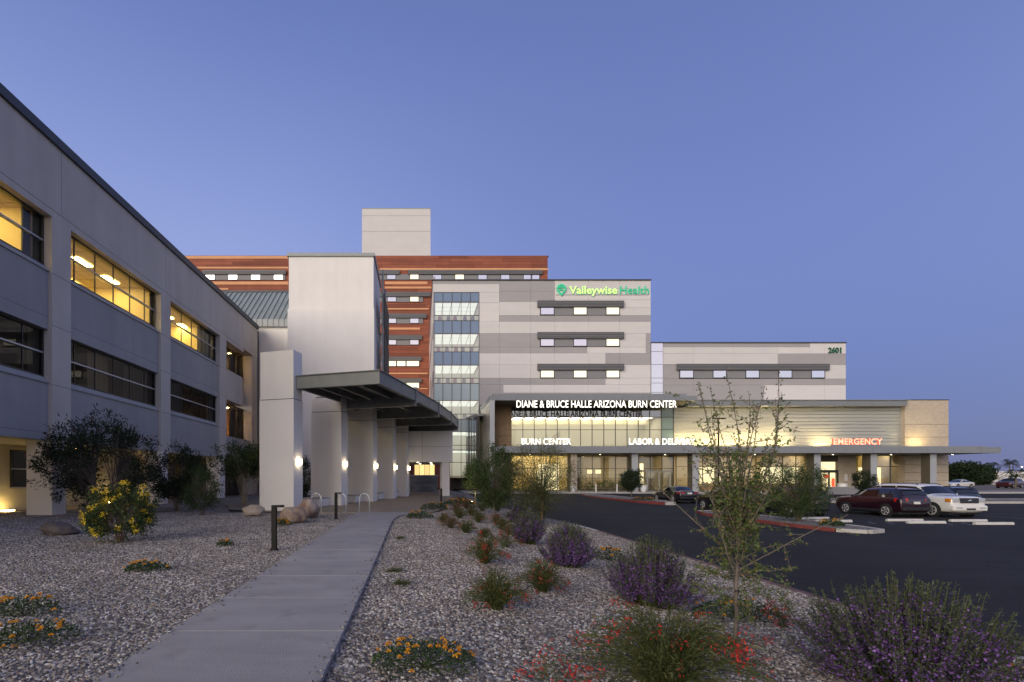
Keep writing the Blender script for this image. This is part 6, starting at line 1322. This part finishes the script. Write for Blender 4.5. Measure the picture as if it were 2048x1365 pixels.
# --- the sapling in front
def sapling(loc):
    t = thing('sapling_tree', 'sparse leaning sapling with thin grey trunk in the foreground', 'tree', loc); tb = MB(); tb.smooth = True; br = MB(); lv = []
    tr = curve(np.array([0,0,-.05]), np.array([.015,0,.7]), np.array([.05,.02,1.55]), 12); tr[1:-1] += rng.normal(scale=.006,size=(10,3)); tb.tube(tr, np.linspace(.026,.014,12), 8)
    def shoot(b0, d, Ln, r, bend, leafy, depth=0):
        d = d/np.linalg.norm(d); k = 12; c = [b0]; dd = d.copy()
        for i in range(k-1):
            dd = unit(dd + bend/k + rng.normal(scale=.06,size=3)); c.append(c[-1] + dd*Ln/(k-1))
        c = np.array(c); br.tube(c, np.linspace(r, max(r*.3,.0016), k), 5, cap=False)
        n = int(Ln*leafy); u = rng.uniform(.12,1,n); idx = np.minimum((u*(k-1)).astype(int), k-2); fr = (u*(k-1)-idx)[:,None]; P = c[idx]*(1-fr)+c[idx+1]*fr
        P = P + rng.normal(scale=.012,size=P.shape); lv.append(leaf_quads(P, rdir(n)+unit(c[idx+1]-c[idx])*.5, .033*rng.uniform(.55,1.35,n), .019*rng.uniform(.7,1.3,n)))
        if depth < 1:
            for j in range(int(Ln*6.5)):
                i = int(rng.integers(2,k-2)); s = unit(c[i+1]-c[i] + rdir(1)[0]*.9); shoot(c[i], s, Ln*rng.uniform(.10,.26), r*.4, np.array([0,0,.1]), leafy*1.5, depth+1)
    # upright shoots: (azimuth deg, lean deg, start z, length)
    for az, le, z, Ln in ((185,24,1.25,1.35),(200,33,1.0,1.25),(170,16,1.35,1.55),(160,40,.9,1.2),(80,8,1.5,1.25),(10,10,1.5,1.45),(20,17,1.4,1.6),(350,22,1.3,1.7),(0,30,1.25,1.45),(15,44,1.15,1.15),(330,13,1.5,1.35),(120,20,1.2,1.1),(250,18,1.3,1.2),(280,28,1.1,1.1),(60,30,1.2,1.2),(210,48,.8,1.0),(345,50,.85,1.05),(190,12,1.3,1.5)):
        b0 = np.array([np.interp(z,tr[:,2],tr[:,0]), np.interp(z,tr[:,2],tr[:,1]), z]); a, l = R(az), R(le); shoot(b0, np.array([math.cos(a)*math.sin(l), math.sin(a)*math.sin(l), math.cos(l)]), Ln*rng.uniform(1.04,1.2), .009, np.array([-.15*math.cos(a),-.15*math.sin(a),.3]), 32)
    # low leafy and drooping twigs round the middle
    for i in range(46):
        z = rng.uniform(.45,1.5); a = rng.uniform(0,2*math.pi); l = R(rng.uniform(40,105)); b0 = np.array([np.interp(z,tr[:,2],tr[:,0]), np.interp(z,tr[:,2],tr[:,1]), z])
        shoot(b0, np.array([math.cos(a)*math.sin(l), math.sin(a)*math.sin(l)*.8, math.cos(l)]), rng.uniform(.22,.62), .005, np.array([0,0,-.9 if i % 3 else .4]), 95)
    for i in range(34):
        z = rng.uniform(.9,1.55); a = rng.uniform(0,2*math.pi); b0 = np.array([np.interp(z,tr[:,2],tr[:,0])+.05*math.cos(a), .05*math.sin(a), z]); shoot(b0, np.array([math.cos(a)*.35, math.sin(a)*.35, 1]), rng.uniform(.4,.75), .004, np.array([0,0,.2]), 105)
    tb.build('trunk', M['bark'], t); br.build('branches', M['bark'], t); tag(quads_obj('crown', lv, M['lf_sapling'], t), kind='stuff')
    for z in (.62, 1.05): MB().lathe([(.024,0),(.027,0),(.027,.02),(.024,.02)], (.01+.02*z,0,z), 10).build('tie', M['black'], t)
sapling((PX(1470,5.45),5.45,bed_z(PX(1470,5.45),5.45)))
